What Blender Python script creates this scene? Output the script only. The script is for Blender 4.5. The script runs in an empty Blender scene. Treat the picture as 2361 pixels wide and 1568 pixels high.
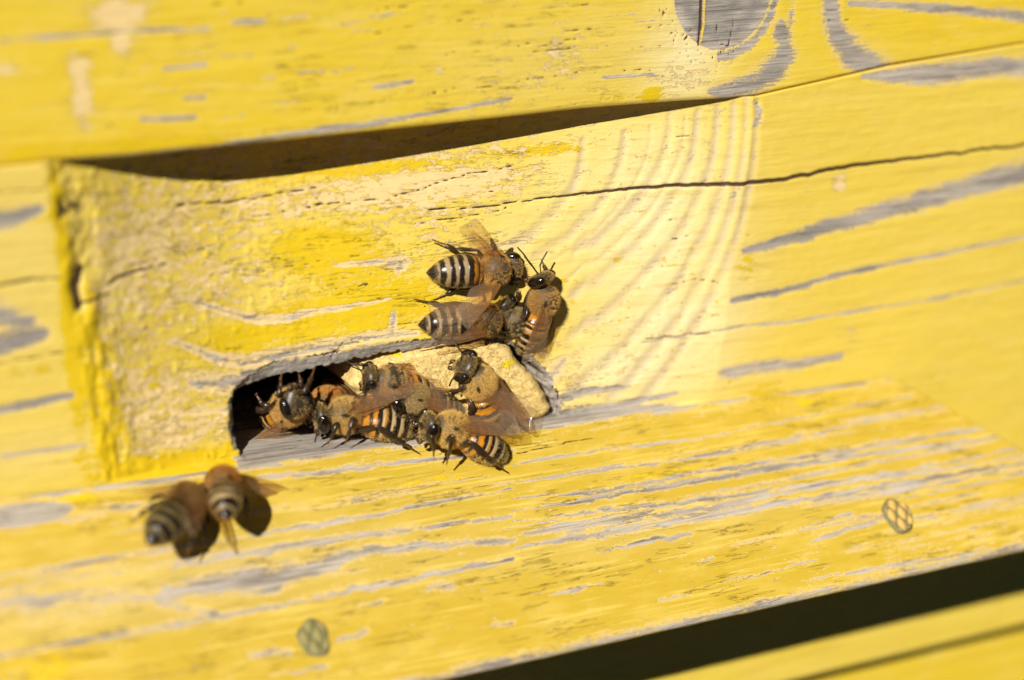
# Close view of honey bees at the entrance of a weathered yellow beehive.
# Everything is modelled in millimetres and written to the meshes in metres.
import bpy, math, random
import numpy as np
from mathutils import Vector, Matrix

scene = bpy.context.scene
COL = scene.collection
MM = 0.001
RNG = np.random.default_rng(7)

# ------------------------------------------------------------------ camera
# the hive front is the plane y = 0 (x right, z up, -y towards the viewer)
YAW, PITCH = math.radians(25), math.radians(18)
PW, PH, PF, DIST = 2361.0, 1568.0, 4240.0, 244.0          # photo frame (px), focal length (px), mm to the wall
cd = np.array([math.sin(YAW)*math.cos(PITCH), math.cos(YAW)*math.cos(PITCH), -math.sin(PITCH)])
cr = np.array([math.cos(YAW), -math.sin(YAW), 0.0])
cu = np.cross(cr, cd)
CAM = -DIST*cd
cam_data = bpy.data.cameras.new('camera')
cam = bpy.data.objects.new('camera', cam_data); COL.objects.link(cam)
cam_data.sensor_width = 36.0
cam_data.lens = 36.0*PF/PW
cam_data.clip_start, cam_data.clip_end = 0.005, 60.0
rot = Matrix((cr, cu, -cd)).transposed().to_4x4()
cam.matrix_world = Matrix.Translation(Vector(CAM*MM)) @ rot
cam_data.dof.use_dof = True
cam_data.dof.focus_distance = 0.2435
cam_data.dof.aperture_fstop = 8.0
scene.camera = cam

# ------------------------------------------------------------------ light
LIGHT = np.array([0.90, 1.0, -0.88]); LIGHT /= np.linalg.norm(LIGHT)      # the way the sunlight travels
S = -LIGHT
sun_el = math.asin(S[2]); sun_az = math.atan2(S[0], S[1])
world = bpy.data.worlds.new('World'); scene.world = world
world.use_nodes = True
wn = world.node_tree.nodes; wl = world.node_tree.links
sky = wn.new('ShaderNodeTexSky'); sky.sky_type = 'NISHITA'; sky.sun_disc = False
sky.sun_elevation = sun_el; sky.sun_rotation = sun_az
sky.air_density = 0.08; sky.dust_density = 0.0; sky.ozone_density = 0.3
wl.new(sky.outputs[0], wn['Background'].inputs[0])
wn['Background'].inputs[1].default_value = 0.05
sd = bpy.data.lights.new('sun', 'SUN'); sd.energy = 5.0; sd.angle = math.radians(0.5); sd.color = (1.0, 0.965, 0.88)
sun = bpy.data.objects.new('sun', sd); COL.objects.link(sun)
sun.rotation_euler = Vector(LIGHT).to_track_quat('-Z', 'Y').to_euler()
sun.location = Vector(-LIGHT*0.6)
vs = scene.view_settings
vs.view_transform = 'Standard'; vs.look = 'None'; vs.gamma = 1.0; vs.exposure = 0.18

# ------------------------------------------------------------------ helpers
def on_plane(u, v, y):
    """The point of the plane y (mm) seen at a place in the photograph."""
    q = cd*PF + cr*(u-PW/2) - cu*(v-PH/2)
    return CAM + q*((y-CAM[1])/q[1])

def hash2(ix, iy, seed):
    h = (ix.astype(np.int64)*374761393 + iy.astype(np.int64)*668265263 + seed*974711) & 0x7fffffff
    h = ((h ^ (h >> 13))*1274126177) & 0x7fffffff
    return ((h ^ (h >> 16)) & 0xffff)/65535.0
def vnoise(x, y, seed=0):
    ix, iy = np.floor(x), np.floor(y); fx, fy = x-ix, y-iy
    fx = fx*fx*(3-2*fx); fy = fy*fy*(3-2*fy)
    a, b = hash2(ix, iy, seed), hash2(ix+1, iy, seed)
    c, d = hash2(ix, iy+1, seed), hash2(ix+1, iy+1, seed)
    return (a*(1-fx)+b*fx)*(1-fy) + (c*(1-fx)+d*fx)*fy
def fbm(x, y, seed=0, n=4):
    s, a, t = 0, 1.0, 0
    for k in range(n):
        s = s + a*vnoise(x*2**k, y*2**k, seed+k*17); t += a; a *= 0.5
    return s/t
def sstep(a, b, x):
    t = np.clip((x-a)/(b-a), 0, 1); return t*t*(3-2*t)

def link(name, me, mat, parent=None):
    o = bpy.data.objects.new(name, me); COL.objects.link(o)
    if mat: me.materials.append(mat)
    if parent: o.parent = parent
    return o
def mesh_np(name, verts_mm, faces, smooth=True):
    """faces: (n,4) or (n,3) array, or a list of index tuples."""
    me = bpy.data.meshes.new(name)
    v = np.asarray(verts_mm, dtype=np.float32)*MM
    if isinstance(faces, np.ndarray):
        nf, k = faces.shape
        me.vertices.add(len(v)); me.vertices.foreach_set('co', v.ravel())
        me.loops.add(nf*k); me.loops.foreach_set('vertex_index', faces.astype(np.int32).ravel())
        me.polygons.add(nf)
        me.polygons.foreach_set('loop_start', np.arange(0, nf*k, k, dtype=np.int32))
        me.update(calc_edges=True); me.validate()
    else:
        me.from_pydata([tuple(map(float, p)) for p in v], [], faces)
    me.polygons.foreach_set('use_smooth', np.full(len(me.polygons), smooth))
    me.update()
    return me
def set_attr(me, name, arr):
    arr = np.asarray(arr, dtype=np.float32)
    if arr.ndim == 1:
        me.attributes.new(name, 'FLOAT', 'POINT').data.foreach_set('value', arr)
    else:
        c = np.ones((len(arr), 4), np.float32); c[:, :3] = arr
        me.attributes.new(name, 'FLOAT_COLOR', 'POINT').data.foreach_set('color', c.ravel())
def thing(name, label, cat, group=None, matrix=None):
    o = bpy.data.objects.new(name, None); COL.objects.link(o)
    o.empty_display_size = 0.002
    o['label'] = label; o['category'] = cat
    if group: o['group'] = group
    if matrix is not None: o.matrix_world = matrix
    return o

# ------------------------------------------------------------------ materials
class NT:
    def __init__(s, name):
        s.m = bpy.data.materials.new(name); s.m.use_nodes = True
        s.t = s.m.node_tree; s.n = s.t.nodes; s.n.clear()
        s.out = s.n.new('ShaderNodeOutputMaterial')
    def node(s, kind, **kw):
        n = s.n.new('ShaderNode'+kind)
        for k, v in kw.items(): setattr(n, k, v)
        return n
    def put(s, sock, val):
        if hasattr(val, 'is_linked') or isinstance(val, bpy.types.NodeSocket): s.t.links.new(val, sock)
        elif isinstance(val, (tuple, list)) and len(val) == 3 and sock.type == 'RGBA': sock.default_value = (*val, 1)
        else: sock.default_value = val
    def math(s, op, a, b=0.0, c=0.0, clamp=False):
        n = s.node('Math', operation=op, use_clamp=clamp)
        s.put(n.inputs[0], a); s.put(n.inputs[1], b); s.put(n.inputs[2], c); return n.outputs[0]
    def mix(s, f, a, b):
        n = s.node('Mix', data_type='RGBA')
        s.put(n.inputs[0], f); s.put(n.inputs[6], a); s.put(n.inputs[7], b); return n.outputs[2]
    def step(s, v, a, b, lo=0.0, hi=1.0):
        n = s.node('MapRange', interpolation_type='SMOOTHSTEP')
        s.put(n.inputs[0], v); n.inputs[1].default_value = a; n.inputs[2].default_value = b
        n.inputs[3].default_value = lo; n.inputs[4].default_value = hi; return n.outputs[0]
    def coord(s, sx, sy, sz):                                # object coordinates in millimetres, scaled per axis
        tc = s.node('TexCoord'); n = s.node('VectorMath', operation='MULTIPLY')
        s.t.links.new(tc.outputs['Object'], n.inputs[0]); n.inputs[1].default_value = (sx*1000, sy*1000, sz*1000)
        return n.outputs[0]
    def noise(s, vec, scale=1.0, detail=4.0, rough=0.55, dist=0.0):
        n = s.node('TexNoise'); s.t.links.new(vec, n.inputs['Vector'])
        n.inputs['Scale'].default_value = scale; n.inputs['Detail'].default_value = detail
        n.inputs['Roughness'].default_value = rough; n.inputs['Distortion'].default_value = dist
        return n.outputs[0]
    def attr(s, name, color=False):
        n = s.node('Attribute', attribute_name=name); return n.outputs['Color' if color else 'Fac']
    def bump(s, h, dist, strength=1.0, normal=None):
        n = s.node('Bump'); s.put(n.inputs['Height'], h); n.inputs['Distance'].default_value = dist*MM
        n.inputs['Strength'].default_value = strength
        if normal: s.t.links.new(normal, n.inputs['Normal'])
        return n.outputs[0]
    def principled(s, color, rough, normal=None, spec=0.5, **kw):
        n = s.node('BsdfPrincipled'); s.put(n.inputs['Base Color'], color); s.put(n.inputs['Roughness'], rough)
        n.inputs['Specular IOR Level'].default_value = spec
        for k, v in kw.items(): s.put(n.inputs[k], v)
        if normal: s.t.links.new(normal, n.inputs['Normal'])
        s.t.links.new(n.outputs[0], s.out.inputs[0]); return n

def painted_wood():
    m = NT('weathered_yellow_paint')
    fine = m.noise(m.coord(0.9, 1.6, 1.6), 2.2, 5, 0.62)           # ragged chip outlines
    chip = m.noise(m.coord(0.5, 1.5, 1.5), 0.9, 6, 0.68)
    tone = m.noise(m.coord(0.12, 0.3, 0.3), 1.0, 5, 0.6)
    grain = m.noise(m.coord(0.10, 2.6, 2.6), 1.6, 5, 0.6, 0.3)
    fib = m.noise(m.coord(0.045, 1.0, 1.0), 1.5, 5, 0.62, 0.2)
    speck = m.noise(m.coord(1, 1, 1), 5.0, 2, 0.5)
    paint = m.attr('paint', True)
    # paint: slightly uneven tone, dirt along the grain
    p = m.mix(m.step(tone, 0.42, 0.7, 0.0, 0.30), paint, (0.82, 0.61, 0.15))
    p = m.mix(m.step(speck, 0.62, 0.75, 0.0, 0.35), p, (0.62, 0.40, 0.03))
    p = m.mix(m.step(fib, 0.50, 0.72, 0.0, 0.40), p, (0.62, 0.40, 0.05))
    p = m.mix(m.step(fib, 0.48, 0.30, 0.0, 0.45), p, (0.86, 0.66, 0.17))
    fresh = m.math('ADD', m.attr('fresh'), m.math('MULTIPLY', m.math('SUBTRACT', chip, 0.5), 2.0))
    fresh = m.math('ADD', fresh, m.math('MULTIPLY', m.math('SUBTRACT', fine, 0.5), 0.9))
    fmask = m.step(fresh, 0.46, 0.54)
    p = m.mix(fmask, p, (0.75, 0.51, 0.010))
    # undercoat where the top coat has chipped away
    pe = m.math('ADD', m.attr('peel'), m.math('MULTIPLY', m.math('SUBTRACT', chip, 0.5), 2.0))
    pe = m.math('ADD', pe, m.math('MULTIPLY', m.math('SUBTRACT', fine, 0.5), 0.7))
    pmask = m.step(pe, 0.48, 0.54)
    under = m.mix(fine, (0.78, 0.54, 0.21), (0.88, 0.67, 0.32))
    c = m.mix(pmask, p, under)
    # bare grey wood
    ba = m.math('ADD', m.attr('bare'), m.math('MULTIPLY', m.math('SUBTRACT', fine, 0.5), 0.9))
    ba = m.math('ADD', ba, m.math('MULTIPLY', m.math('SUBTRACT', grain, 0.5), 1.3))
    ba = m.math('ADD', ba, m.math('MULTIPLY', m.math('SUBTRACT', m.noise(m.coord(0.25, 0.7, 0.7), 1.0, 6, 0.7), 0.5), 1.1))
    rim = m.step(ba, 0.26, 0.36)
    c = m.mix(m.math('MULTIPLY', rim, 0.55), c, under)
    bmask = m.step(ba, 0.38, 0.72)
    wood = m.mix(m.step(m.math('ADD', m.math('MULTIPLY', fib, 0.7), m.math('MULTIPLY', grain, 0.3)), 0.38, 0.62), (0.20, 0.165, 0.135), (0.58, 0.50, 0.42))
    wood = m.mix(m.step(m.noise(m.coord(0.1, 0.45, 0.45), 1.0, 4), 0.4, 0.65, 0.0, 0.55), wood, (0.62, 0.53, 0.42))
    wood = m.mix(m.attr('woodtone'), wood, m.mix(fine, (0.17, 0.155, 0.135), (0.34, 0.31, 0.28)))
    c = m.mix(bmask, c, wood)
    # hairline checks along the grain and drawn cracks, plus shade painted into the ropy crevices
    hn = m.noise(m.coord(0.07, 1.1, 1.1), 1.0, 4, 0.6, 0.25)
    hair = m.math('ABSOLUTE', m.math('SUBTRACT', hn, 0.5))
    hair = m.math('MULTIPLY', m.step(hair, 0.004, 0.010, 1.0, 0.0), m.step(m.noise(m.coord(0.12, 0.4, 0.4), 1.0, 2), 0.50, 0.6))
    hair = m.math('MULTIPLY', hair, m.attr('checks'))
    ck = m.math('ADD', m.attr('crack'), m.math('MULTIPLY', m.math('SUBTRACT', fine, 0.5), 0.5))
    cmask = m.math('MAXIMUM', m.step(ck, 0.45, 0.62), m.math('MULTIPLY', hair, 0.7))
    c = m.mix(cmask, c, (0.085, 0.045, 0.02))
    h = m.math('MULTIPLY', pmask, -1.0)
    h = m.math('ADD', h, m.math('MULTIPLY', fib, m.math('ADD', 0.8, m.math('MULTIPLY', bmask, 1.6))))
    h = m.math('ADD', h, m.math('MULTIPLY', bmask, -1.2))
    h = m.math('ADD', h, m.math('MULTIPLY', cmask, -1.6))
    h = m.math('ADD', h, m.math('MULTIPLY', fmask, 0.25))
    h = m.math('ADD', h, m.math('MULTIPLY', grain, m.math('ADD', 0.5, m.math('MULTIPLY', bmask, 1.6))))
    h = m.math('ADD', h, m.math('MULTIPLY', fine, 0.55))
    nor = m.bump(h, 0.11, 0.8)
    m.principled(c, m.math('ADD', 0.5, m.math('MULTIPLY', m.math('MAXIMUM', bmask, pmask), 0.3)), nor, 0.35)
    return m.m

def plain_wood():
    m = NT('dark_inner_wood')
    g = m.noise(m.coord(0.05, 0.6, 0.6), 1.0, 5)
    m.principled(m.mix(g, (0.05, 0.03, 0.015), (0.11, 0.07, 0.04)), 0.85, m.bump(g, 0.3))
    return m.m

def foam_mat():
    m = NT('yellow_foam')
    a = m.noise(m.coord(1, 1, 1), 1.4, 6, 0.7)
    v = m.node('TexVoronoi', feature='F1'); m.t.links.new(m.coord(1, 1, 1), v.inputs['Vector']); v.inputs['Scale'].default_value = 3.6
    pores = m.step(v.outputs['Distance'], 0.10, 0.36)
    c = m.mix(m.step(a, 0.3, 0.7), (0.68, 0.45, 0.14), (0.86, 0.65, 0.27))
    c = m.mix(m.step(m.noise(m.coord(1, 1, 1), 0.33, 2), 0.66, 0.70), c, (0.78, 0.56, 0.03))
    c = m.mix(m.math('MULTIPLY', m.math('SUBTRACT', 1.0, pores), 0.45), c, (0.44, 0.28, 0.08))
    h = m.math('ADD', m.math('MULTIPLY', pores, 0.8), a)
    m.principled(c, 0.85, m.bump(h, 0.16, 0.9), 0.2)
    return m.m

def cuticle(name, rough=0.3, bump=0.02):
    m = NT(name)
    n = m.noise(m.coord(1, 1, 1), 6.0, 4, 0.6)
    c = m.mix(m.math('MULTIPLY', n, 0.35), m.attr('tint', True), (0.02, 0.012, 0.006))
    m.principled(c, m.math('ADD', m.attr('matt'), m.math('MULTIPLY', n, 0.15)), m.bump(n, bump), 0.5)
    return m.m
def hair_mat():
    m = NT('bee_hair')
    p = m.principled(m.attr('tint', True), 0.5, None, 0.3)
    tl = m.node('BsdfTranslucent'); m.put(tl.inputs[0], m.attr('tint', True))
    mx = m.node('MixShader'); mx.inputs[0].default_value = 0.45
    m.t.links.new(p.outputs[0], mx.inputs[1]); m.t.links.new(tl.outputs[0], mx.inputs[2]); m.t.links.new(mx.outputs[0], m.out.inputs[0])
    return m.m
def eye_mat():
    m = NT('compound_eye')
    v = m.node('TexVoronoi', feature='F1'); m.t.links.new(m.coord(1, 1, 1), v.inputs['Vector']); v.inputs['Scale'].default_value = 14
    m.principled((0.010, 0.006, 0.004), 0.16, m.bump(v.outputs['Distance'], 0.006), 0.6)
    return m.m
def wing_mat():
    m = NT('wing_membrane')
    n = m.noise(m.coord(1, 1, 1), 1.3, 3)
    f = m.attr('amber')
    gl = m.node('BsdfPrincipled')
    m.put(gl.inputs['Base Color'], m.mix(f, (0.48, 0.38, 0.27), (0.30, 0.12, 0.02)))
    gl.inputs['Roughness'].default_value = 0.14; gl.inputs['Specular IOR Level'].default_value = 0.9
    m.t.links.new(m.bump(n, 0.12, 0.4), gl.inputs['Normal'])
    tr = m.node('BsdfTransparent'); m.put(tr.inputs[0], m.mix(f, (0.97, 0.92, 0.84), (0.93, 0.74, 0.44)))
    mx = m.node('MixShader'); m.put(mx.inputs[0], m.math('ADD', 0.20, m.math('MULTIPLY', f, 0.16)))
    m.t.links.new(tr.outputs[0], mx.inputs[1]); m.t.links.new(gl.outputs[0], mx.inputs[2])
    m.t.links.new(mx.outputs[0], m.out.inputs[0])
    return m.m
def vein_mat():
    m = NT('wing_vein'); m.principled((0.26, 0.12, 0.035), 0.35); return m.m
def nail_mat(name, a, b):
    m = NT(name)
    n = m.noise(m.coord(1, 1, 1), 1.2, 4, 0.6)
    hi = m.attr('worn')
    c = m.mix(hi, m.mix(n, (0.10, 0.085, 0.03), (0.24, 0.22, 0.10)), m.mix(n, a, b))
    m.principled(c, 0.7, m.bump(n, 0.12), 0.3)
    return m.m

PAINT, INNER, FOAM = painted_wood(), plain_wood(), foam_mat()
BODY, LEG, HAIR, EYE, WING, VEIN = cuticle('bee_cuticle'), cuticle('bee_leg', bump=0.015), hair_mat(), eye_mat(), wing_mat(), vein_mat()

# ------------------------------------------------------------------ the hive front
FRONT, GAP_Z = 25.0, -63.0                                   # plank thickness, lower joint
DMAX = 7.8                                                   # depth of the milled hand hold
_j = np.array([on_plane(u, v, 0) for u, v in ((-300, 407), (0, 386), (115, 373), (300, 360), (640, 325), (1000, 289), (1340, 251), (1560, 234),
        (1680, 227), (1740, 220), (1810, 203), (1930, 176), (2050, 148), (2200, 124), (2361, 98), (2560, 66))])
def z_joint(x): return np.interp(x, np.r_[-170, _j[:, 0], 170], np.r_[_j[0, 2], _j[:, 2], _j[-1, 2]+1])
def z_board(x): return -11.6-0.0285*(np.asarray(x)+35)
def recess(x, z):
    """Depth of the hand hold (without the flight hole) at a place on the front."""
    x, z = np.asarray(x, float), np.asarray(z, float)
    f = np.clip((29.5-z)/41.0, -0.2, 1.2)
    wob = (fbm(z*0.35, z*0+3.1, 5)-0.5)*1.2
    xl = -58.8+4.0*f+wob; xr = 36.3-4.6*f+(fbm(z*0.3, z*0+9.1, 8)-0.5)*1.5
    t = np.clip((x-xl)/24.0, 0, 1); left = 1-(1-t)**1.45
    t2 = np.clip((xr-x)/(xr+27.0), 0, 1); right = t2**0.72
    right = np.where(t2 < 0.06, t2/0.06*0.06**0.72, right)
    d = DMAX*np.minimum(left, right)*(1-.66*np.clip(f, 0, 1)**1.15)
    zb = z_board(x)
    return d*np.clip((z-zb)/0.45, 0, 1)
def surf(u, v):
    y = 0.0
    for _ in range(12):
        P = on_plane(u, v, y); y = 0.5*y+0.5*float(recess(P[0], P[2]))
    return P
HOLE = np.array([on_plane(u, v, 3.4)[[0, 2]] for u, v in ((551, 1046), (540, 985), (541, 930), (553, 906), (575, 893), (650, 874), (700, 866), (760, 853), (820, 838),
        (900, 822), (1000, 806), (1080, 797), (1180, 800), (1235, 850), (1262, 905), (1268, 945), (1240, 1100), (900, 1100), (600, 1100), (560, 1080))])
def poly_sdf(px, py, poly):
    n = len(poly); d = np.full(px.shape, 1e9); ins = np.zeros(px.shape, bool)
    for i in range(n):
        a, b = poly[i], poly[(i+1) % n]
        e = b-a; w0, w1 = px-a[0], py-a[1]
        t = np.clip((w0*e[0]+w1*e[1])/(e@e), 0, 1)
        d = np.minimum(d, np.hypot(w0-e[0]*t, w1-e[1]*t))
        c = ((a[1] > py) != (b[1] > py)) & (px < (b[0]-a[0])*(py-a[1])/(b[1]-a[1]+1e-12)+a[0])
        ins ^= c
    return np.where(ins, -d, d)

def stroke(px, py, pts, widths):
    """0..1 profile of a brush stroke: 1 on its centre line, 0.5 at its half width."""
    out = np.zeros(px.shape)
    w = np.interp(np.linspace(0, 1, len(pts)), np.linspace(0, 1, len(np.atleast_1d(widths))), np.atleast_1d(widths))
    for i in range(len(pts)-1):
        a, b = np.array(pts[i]), np.array(pts[i+1]); e = b-a
        m = max(w[i], w[i+1])*2.2
        sel = np.where((px > min(a[0], b[0])-m) & (px < max(a[0], b[0])+m) & (py > min(a[1], b[1])-m) & (py < max(a[1], b[1])+m))
        if not len(sel[0]): continue
        w0, w1 = px[sel]-a[0], py[sel]-a[1]
        t = np.clip((w0*e[0]+w1*e[1])/(e@e+1e-12), 0, 1)
        d = np.hypot(w0-e[0]*t, w1-e[1]*t); hw = w[i]+(w[i+1]-w[i])*t
        out[sel] = np.maximum(out[sel], np.clip(1-0.5*d/np.maximum(hw*0.5, 1e-3), 0, 1))
    return out
def blob(px, py, c, rx, ry): return np.exp(-(((px-c[0])/rx)**2+((py-c[1])/ry)**2))
PX = 0.0567                                                  # one photo pixel in mm at the wall

class Layer:
    """Wear marks of a board, kept per vertex in the board's own plane (p across, q up, mm)."""
    def __init__(s, p, q, at):
        s.p, s.q, s.at = p, q, at; z = np.zeros(p.shape)
        s.bare, s.peel, s.fresh, s.crack, s.tone, s.groove, s.checks = (z.copy() for _ in range(7))
        s.paint = np.zeros(p.shape+(3,)); s.paint[:] = (0.80, 0.582, 0.075)
    def line(s, field, pts, w, k=1.0, wob=0.0):
        P = [s.at(u, v) for u, v in pts]
        q = s.q + (fbm(s.p*0.5, s.q*0.05, 77, 3)-0.5)*wob if wob else s.q
        k = k*(.62+.76*fbm(s.p*.35+11, s.q*.9, 141, 4)) if field == 'bare' else k
        f = getattr(s, field); np.maximum(f, k*stroke(s.p, q, P, np.atleast_1d(w)*PX), out=f)
    def spot(s, field, c, rx, ry, k=1.0):
        f = getattr(s, field); f += k*blob(s.p, s.q, s.at(*c), rx*PX, ry*PX)
    def wash(s, c, rx, ry, rgb, k=1.0):
        b = (k*blob(s.p, s.q, s.at(*c), rx*PX, ry*PX)).clip(0, 1)[..., None]; s.paint = s.paint*(1-b)+np.array(rgb)*b
    def write(s, me, pad=0):
        for n, a in (('bare', s.bare), ('peel', s.peel), ('fresh', s.fresh), ('crack', s.crack), ('woodtone', np.clip(s.tone, 0, 1)), ('checks', s.checks)):
            set_attr(me, n, np.r_[a.ravel(), a.ravel()[:1].repeat(pad)*0])
        set_attr(me, 'paint', np.r_[s.paint.reshape(-1, 3), np.tile(s.paint.reshape(-1, 3)[:1], (pad, 1))])

def grid_faces(nr, nc):
    i = np.arange((nr-1)*nc).reshape(nr-1, nc)[:, :-1].ravel()
    return np.stack([i, i+1, i+nc+1, i+nc], 1)
def xs_cols(): return np.r_[np.linspace(-165, -82, 22)[:-1], np.arange(-82, 102, 0.25), np.linspace(102, 165, 18)]

CREAM, FADED, STRONG, PEACH = (0.90, 0.77, 0.42), (0.80, 0.582, 0.075), (0.78, 0.52, 0.012), (0.74, 0.53, 0.19)

hive = thing('beehive', 'weathered yellow wooden beehive front with hollowed hand hold and flight hole', 'beehive')

def build_upper():
    xs = xs_cols(); zj = z_joint(xs)
    t = np.r_[0, 0.12, np.linspace(0.3, 34, 150), np.linspace(36, 80, 14)]
    X = np.tile(xs, (len(t), 1)); Z = zj[None, :]+t[:, None]
    L = Layer(X, Z, lambda u, v: on_plane(u, v, 0)[[0, 2]])
    L.paint[:] = (0.79, 0.56, 0.038)
    L.peel += .13
    L.checks[:] = 0.6*sstep(20, 5, X)*sstep(-70, -20, X)
    for c, rx, ry, rgb, k in (((300, 340), 420, 45, STRONG, .9), ((300, 150), 700, 140, (0.79, .55, .035), .7), ((1900, 300), 400, 200, FADED, .9),
            ((1300, 150), 300, 120, (0.78, .58, .12), .8), ((1580, 130), 110, 130, CREAM, .95), ((2200, 60), 300, 80, STRONG, .5)):
        L.wash(c, rx, ry, rgb, k)
    for c, rx, ry, k in (((280, 30), 70, 40, .75), ((190, 230), 22, 50, .85), ((180, 145), 30, 25, .6), ((280, 100), 22, 40, .6), ((10, 160), 30, 15, .6),
            ((1300, 110), 60, 60, .35), ((1580, 180), 90, 40, .4), ((1200, 200), 160, 70, .22), ((900, 170), 200, 60, .08)):
        L.spot('peel', c, rx, ry, k)
    L.spot('fresh', (300, 335), 330, 20, .75); L.spot('fresh', (1510, 215), 35, 22, .8); L.spot('fresh', (1430, 225), 70, 18, .5); L.spot('fresh', (55, 350), 22, 18, .8)
    for pts, w, k in (([(0, 95), (120, 85), (250, 74), (480, 66)], [6, 10, 14, 8], .8), ([(540, 52), (610, 48)], 9, .9), ([(650, 42), (710, 36)], 7, .7), ([(380, 160), (470, 148)], 10, .9),
            ([(430, 228), (470, 226)], 12, .7), ([(330, 276), (450, 272)], 12, .9), ([(600, 180), (630, 180)], 9, .6), ([(690, 168), (750, 163)], 5, .8), ([(860, 202), (950, 188)], 9, .9),
            ([(530, 322), (620, 308), (760, 290)], [6, 4, 3], .7), ([(520, 333), (700, 306), (860, 285), (960, 266), (1060, 250), (1180, 226)], [7, 14, 15, 10, 8, 6], 1.),
            ([(110, 376), (300, 360), (520, 336)], [8, 9, 8], .8), ([(1390, 178), (1500, 172), (1560, 180)], [6, 8, 4], .8), ([(1960, 8), (2100, 14), (2200, 22), (2361, 38), (2450, 40)], [12, 22, 22, 26, 20], 1.),
            ([(1912, 0), (1925, 70), (1965, 125), (2030, 165)], [36, 44, 62, 60], 1.1), 
            ([(1800, 60), (1810, 120), (1790, 160), (1750, 190), (1690, 208), (1640, 212)], [30, 52, 62, 60, 40, 20], 1.1),
            ([(1830, 0), (1820, 60)], [16, 30], .6)):
        L.line('bare', pts, w, k)
    L.spot('tone', (1780, 170), 80, 60, .6); L.spot('tone', (2200, 140), 260, 50, .35); L.spot('tone', (1940, 60), 80, 80, .3)
    rg = np.random.default_rng(5)                            # small worn flecks along the grain
    for _ in range(80):
        u, v = rg.uniform(150, 1500), rg.uniform(10, 300); ln_ = rg.uniform(20, 120); w = rg.uniform(1.5, 5)
        if v > 350-.092*u-25: continue
        L.line(rg.choice(['bare', 'peel', 'crack']), [(u, v), (u+ln_*.5, v-ln_*.05+rg.normal(0, 2)), (u+ln_, v-ln_*.11)], [w*.5, w, w*.4], rg.uniform(.55, .9), .5)
    # the knot
    kx, kz = L.at(1668, -28); dx, dz = (X-kx)/(132*PX), (Z-kz)/(142*PX); r = np.hypot(dx, dz)
    L.bare = np.maximum(L.bare, sstep(1.05, 0.95, r)*1.3); L.tone += sstep(1.0, 0.8, r)*(0.30+0.5*np.clip(.5+.9*np.sin(r*17+3*fbm(X*.5, Z*.5, 3))*fbm(X*.4, Z*.4, 6), 0, 1))
    L.bare = np.maximum(L.bare, np.where((dz < -.2) & (dx > -.1), np.clip(1-abs(r-1.12)/.16, 0, 1), 0))
    L.line('crack', [(1617, -20), (1615, 60), (1610, 105)], [7, 8, 4]); L.line('crack', [(1652, 40), (1655, 100), (1680, 106), (1690, 60), (1690, 0)], [2, 3, 5, 3, 2], .85)
    L.line('fresh', [(1624, -20), (1622, 60), (1616, 95)], 7, 1.4); L.bare -= 1.6*stroke(X, Z, [L.at(1624, -20), L.at(1622, 60), L.at(1616, 95)], [5*PX])
    L.line('crack', [(1600, 60), (1575, 95)], 2.5, .8)
    ang = np.arctan2(dz, dx)
    flake = (r > 1.0) & (r < 1.7) & (dx < .35)
    L.crack = np.maximum(L.crack, np.where(flake & (abs(fbm(X*1.3, Z*.45, 31, 4)-0.5) < 0.012), .75, 0)*sstep(1.7, 1.2, r))
    for pts, w in (([(1010, 130), (1180, 108), (1330, 88)], 1.6), ([(1000, 215), (1180, 192), (1330, 165), (1500, 160)], 1.8), ([(700, 255), (860, 235), (960, 205)], 1.6),
            ([(930, 60), (1060, 50), (1190, 28)], 1.5), ([(1900, 50), (1960, 46)], 2)):
        L.line('crack', pts, w, .8, 0.8)
    Y = -0.10*sstep(0.5, 0.1, np.hypot(X-kx, Z-kz)/9)+np.interp(xs, [30, 45], [.35, .12])[None, :]*(np.clip(1-t[:, None]/np.interp(xs, [30, 45], [.7, .25])[None, :], 0, 1)**2)
    Y += 0.10*(fbm(X*0.08, Z*0.7, 40)-.5)+0.05*(fbm(X*.7, Z*.9, 44)-.5)+0.18*np.clip(L.crack-.3, 0, 1)+0.05*np.clip(L.bare, 0, 1)
    V = np.stack([X, Y, Z], -1).reshape(-1, 3); F = grid_faces(*X.shape)
    nc = len(xs); lip = np.stack([xs, np.full(nc, FRONT), zj], 1); base = len(V)      # underside of the lip
    i = np.arange(nc-1); F = np.r_[F, np.stack([i, base+i, base+i+1, i+1], 1)]
    me = mesh_np('plank', np.r_[V, lip], F); L.write(me, nc)
    a = me.attributes['peel'].data
    for k in range(base, base+nc): a[k].value = 0.8
    o = link('plank', me, PAINT, hive); o['label'] = 'upper yellow plank with a grey knot'
    return o
build_upper()

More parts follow.
